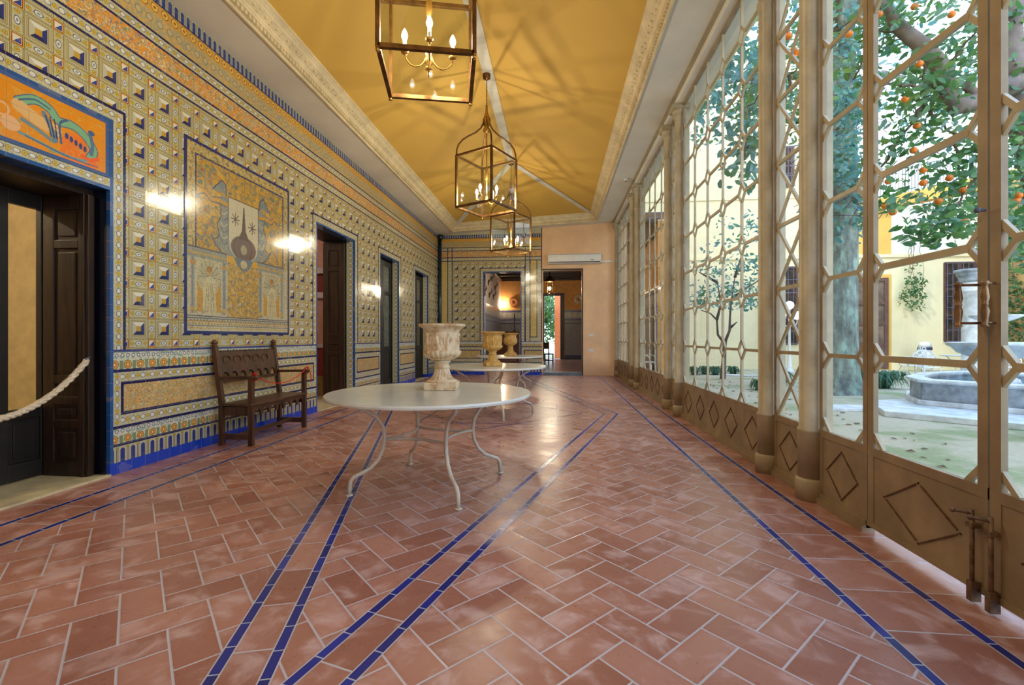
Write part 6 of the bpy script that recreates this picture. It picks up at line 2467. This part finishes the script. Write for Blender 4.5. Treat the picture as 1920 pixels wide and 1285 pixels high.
# --- slender young tree
rng = random.Random(41)
q = P(1355, 712, 13.5)
ft = Vector((q.x, q.y, GZ))
r = thing('young_tree', 'slender young tree with a thin forked trunk seen through the wide near screen', 'tree', tuple(ft))
OT = Matrix.Translation(-ft)
b = MB()
b.M = OT
b.tube([ft, P(1357, 680, 13.5), P(1358, 655, 13.5), P(1360, 640, 13.5)], [0.085, 0.07, 0.06, 0.055], 8)
b.build('trunk', M['twig'], r)
br = [[P(1359, 645, 13.5), P(1346, 628, 13.5), P(1344, 600, 13.4), P(1332, 588, 13.4), P(1315, 582, 13.3)],
      [P(1360, 640, 13.5), P(1368, 620, 13.5), P(1369, 590, 13.5), P(1372, 560, 13.5), P(1378, 520, 13.6)],
      [P(1369, 615, 13.5), P(1382, 604, 13.5)], [P(1344, 600, 13.4), P(1352, 570, 13.5), P(1345, 530, 13.5)],
      [P(1372, 560, 13.5), P(1400, 540, 13.6), P(1425, 525, 13.7)], [P(1345, 530, 13.5), P(1310, 510, 13.6)], [P(1378, 520, 13.6), P(1390, 480, 13.8)]]
cl = []
for pts in br:
    b = MB()
    b.M = OT
    b.tube(pts, [0.045 * (1 - 0.7 * i / (len(pts) - 1)) for i in range(len(pts))], 6)
    b.build('branch', M['twig'], r)
for k in range(60):
    cl.append((P(rng.uniform(1295, 1425), rng.uniform(495, 580), rng.uniform(12.6, 14.4)), (0.32, 0.32, 0.16), 9))
for k in range(26):
    cl.append((P(rng.uniform(1330, 1425), rng.uniform(400, 500), rng.uniform(12.8, 14.4)), (0.3, 0.3, 0.2), 8))
leaf_cloud('foliage', cl, 0.14, M['leaf_t'], r, 17, 0.1, tuple(ft))

# --- climbing plants
def climber(label, pts_fn, n, size, seed, z0, foot):
    rng_ = random.Random(seed)
    r_ = thing('climbing_plant', label, 'climbing plant', foot)
    cl_ = []
    b_ = MB()
    b_.M = Matrix.Translation(-Vector(foot))
    for k in range(n):
        c_ = pts_fn(rng_)
        cl_.append((c_, (0.14, 0.10, 0.16), 7))
    f_ = Vector(foot)
    for k in range(6):
        c_ = pts_fn(rng_)
        b_.tube(wob(Vector((c_.x, c_.y, z0)).lerp(f_ + Vector((0, 0, z0)), 0.3), c_, 6, 0.05, rng_), 0.008, 4)
    b_.build('stems', M['twig'], r_)
    leaf_cloud('foliage', cl_, size, M['leaf_i'], r_, seed, 0.5, foot)


climber('thin vine with sparse leaves on the cream wall right of the courtyard door', lambda g: Vector((px(g.triangular(1678, 1722, 1698)), YW - 0.3, g.triangular(1.9, 4.0, 2.6))), 42, 0.12, 51, 5.2, (px(1702), YW - 0.28, GZ))
climber('dense climber covering the tan garden wall', lambda g: Vector((XS - 0.32, g.uniform(13.3, 17.6), g.uniform(1.1, 4.6))), 330, 0.16, 52, 0, (XS - 0.3, 15.4, GZ))

# --- strap-leaved clumps
def clump(loc, rad, h, n, label, seed):
    rg = np.random.RandomState(seed)
    V, F = [], []
    for k in range(n):
        g, l_, hh = rg.uniform(0, 2 * PI), rad * rg.uniform(0.5, 1.1), h * rg.uniform(0.6, 1.1)
        ox, oy = rg.uniform(-0.25, 0.25) * rad, rg.uniform(-0.25, 0.25) * rad
        dx, dy = math.cos(g), math.sin(g)
        wv_ = 0.022
        pts = []
        for t in (0, 0.3, 0.6, 0.85, 1.0):
            r_, z_ = l_ * t, hh * (4 * t * (1 - t) * 0.9 + t * 0.12)
            pts.append((ox + dx * r_, oy + dy * r_, z_))
        b0 = len(V)
        for i, p_ in enumerate(pts):
            q_ = wv_ * (1 - 0.9 * (i / 4) ** 2)
            V += [(p_[0] - dy * q_, p_[1] + dx * q_, p_[2]), (p_[0] + dy * q_, p_[1] - dx * q_, p_[2])]
        for i in range(4):
            F.append((b0 + 2 * i, b0 + 2 * i + 1, b0 + 2 * i + 3, b0 + 2 * i + 2))
    me = bpy.data.meshes.new('strap_leaf_plant')
    me.from_pydata(V, [], F)
    me.materials.append(M['grassleaf'])
    o = bpy.data.objects.new('strap_leaf_plant', me)
    COL.objects.link(o)
    o.location = loc
    return tag(o, label, 'plant')


def gp(u, v):
    d = F_PX * (CAM_H - GZ) / (v - HORIZON)
    q = P(u, v, d)
    return (q.x, q.y, GZ)


clump(gp(1652, 728), 0.50, 0.42, 120, 'green strap-leaved clump right of the big trunk, by the fountain platform', 1)
clump(gp(1622, 720), 0.42, 0.40, 90, 'green strap-leaved clump tucked against the big trunk', 2)
clump(gp(1684, 712), 0.32, 0.26, 50, 'small strap-leaved clump left of the fountain basin', 3)
for k, (u_, v_, lb) in enumerate(((1302, 703, 'strap-leaved clump at the wall foot, leftmost in the wide near screen'), (1322, 702, 'strap-leaved clump at the wall foot, second from left in the wide near screen'),
                                  (1342, 703, 'strap-leaved clump at the wall foot just left of the young trunk'), (1374, 702, 'strap-leaved clump at the wall foot just right of the young trunk'),
                                  (1475, 716, 'strap-leaved clump at the foot of the white lamp post'), (1462, 722, 'strap-leaved clump seen low in the nearest lattice strip'),
                                  (1425, 732, 'low strap-leaved clump left of the nearest lattice strip'), (1530, 722, 'strap-leaved clump left of the big trunk'))):
    clump(gp(u_, v_), 0.27, 0.28, 60, lb, 10 + k)
# stone slabs and fallen leaves
for k, (u_, v_, a_, w_, l_, lb) in enumerate(((1592, 768, 0.3, 0.5, 0.9, 'flat stone slab on the lawn left of the fountain platform'), (1390, 706, 0.1, 0.3, 0.9, 'flat pale slab on the lawn beside the young tree'))):
    b = MB()
    b.box((-w_ / 2, -l_ / 2, 0), (w_ / 2, l_ / 2, 0.05))
    o = b.build('stone_slab', M['marble'], None, 0.01)
    o.location = gp(u_, v_)
    o.rotation_euler = (0, 0, a_ + 1.2)
    tag(o, lb, 'slab')
rng = np.random.RandomState(77)
cl = []
V, F = [], []
for k in range(700):
    x_, y_ = rng.uniform(2.5, 11), rng.uniform(1.5, 16)
    if (4.6 < x_ < 11.6 and 5.4 < y_ < 12.6) or y_ > 13:
        continue
    g, s_ = rng.uniform(0, 6.28), rng.uniform(0.025, 0.06)
    c_, n_ = math.cos(g) * s_, math.sin(g) * s_
    b0 = len(V)
    zz = GZ + 0.006
    V += [(x_ - c_, y_ - n_, zz), (x_ + n_ * 0.5, y_ - c_ * 0.5, zz + s_ * 0.3), (x_ + c_, y_ + n_, zz + 0.004), (x_ - n_ * 0.5, y_ + c_ * 0.5, zz + s_ * 0.4)]
    F.append((b0, b0 + 1, b0 + 2, b0 + 3))
me = bpy.data.meshes.new('fallen_leaves')
me.from_pydata(V, [], F)
me.materials.append(M['dry'])
o = bpy.data.objects.new('fallen_leaves', me)
COL.objects.link(o)
tag(o, 'dry fallen leaves scattered over the courtyard lawn', 'leaves', kind='stuff')
# garden greenery seen through the far doorway
ft = Vector((-0.9, YR + 4.0, GZ))
r = thing('garden_shrub', 'bright green shrub in the garden seen through the far doorway', 'shrub', tuple(ft))
leaf_cloud('foliage', [(ft + Vector((random.uniform(-1.5, 1.2), random.uniform(-0.5, 0.8), random.uniform(0.4, 4.0))), (0.5, 0.4, 0.5), 50) for k in range(40)], 0.28, M['leaf'], r, 61, 0.5, tuple(ft))
b = MB()
b.tube([(0, 0, 0), (0.1, 0.1, 1.8), (-0.1, 0, 3.4)], [0.08, 0.06, 0.03], 8)
b.build('stem', M['twig'], r)
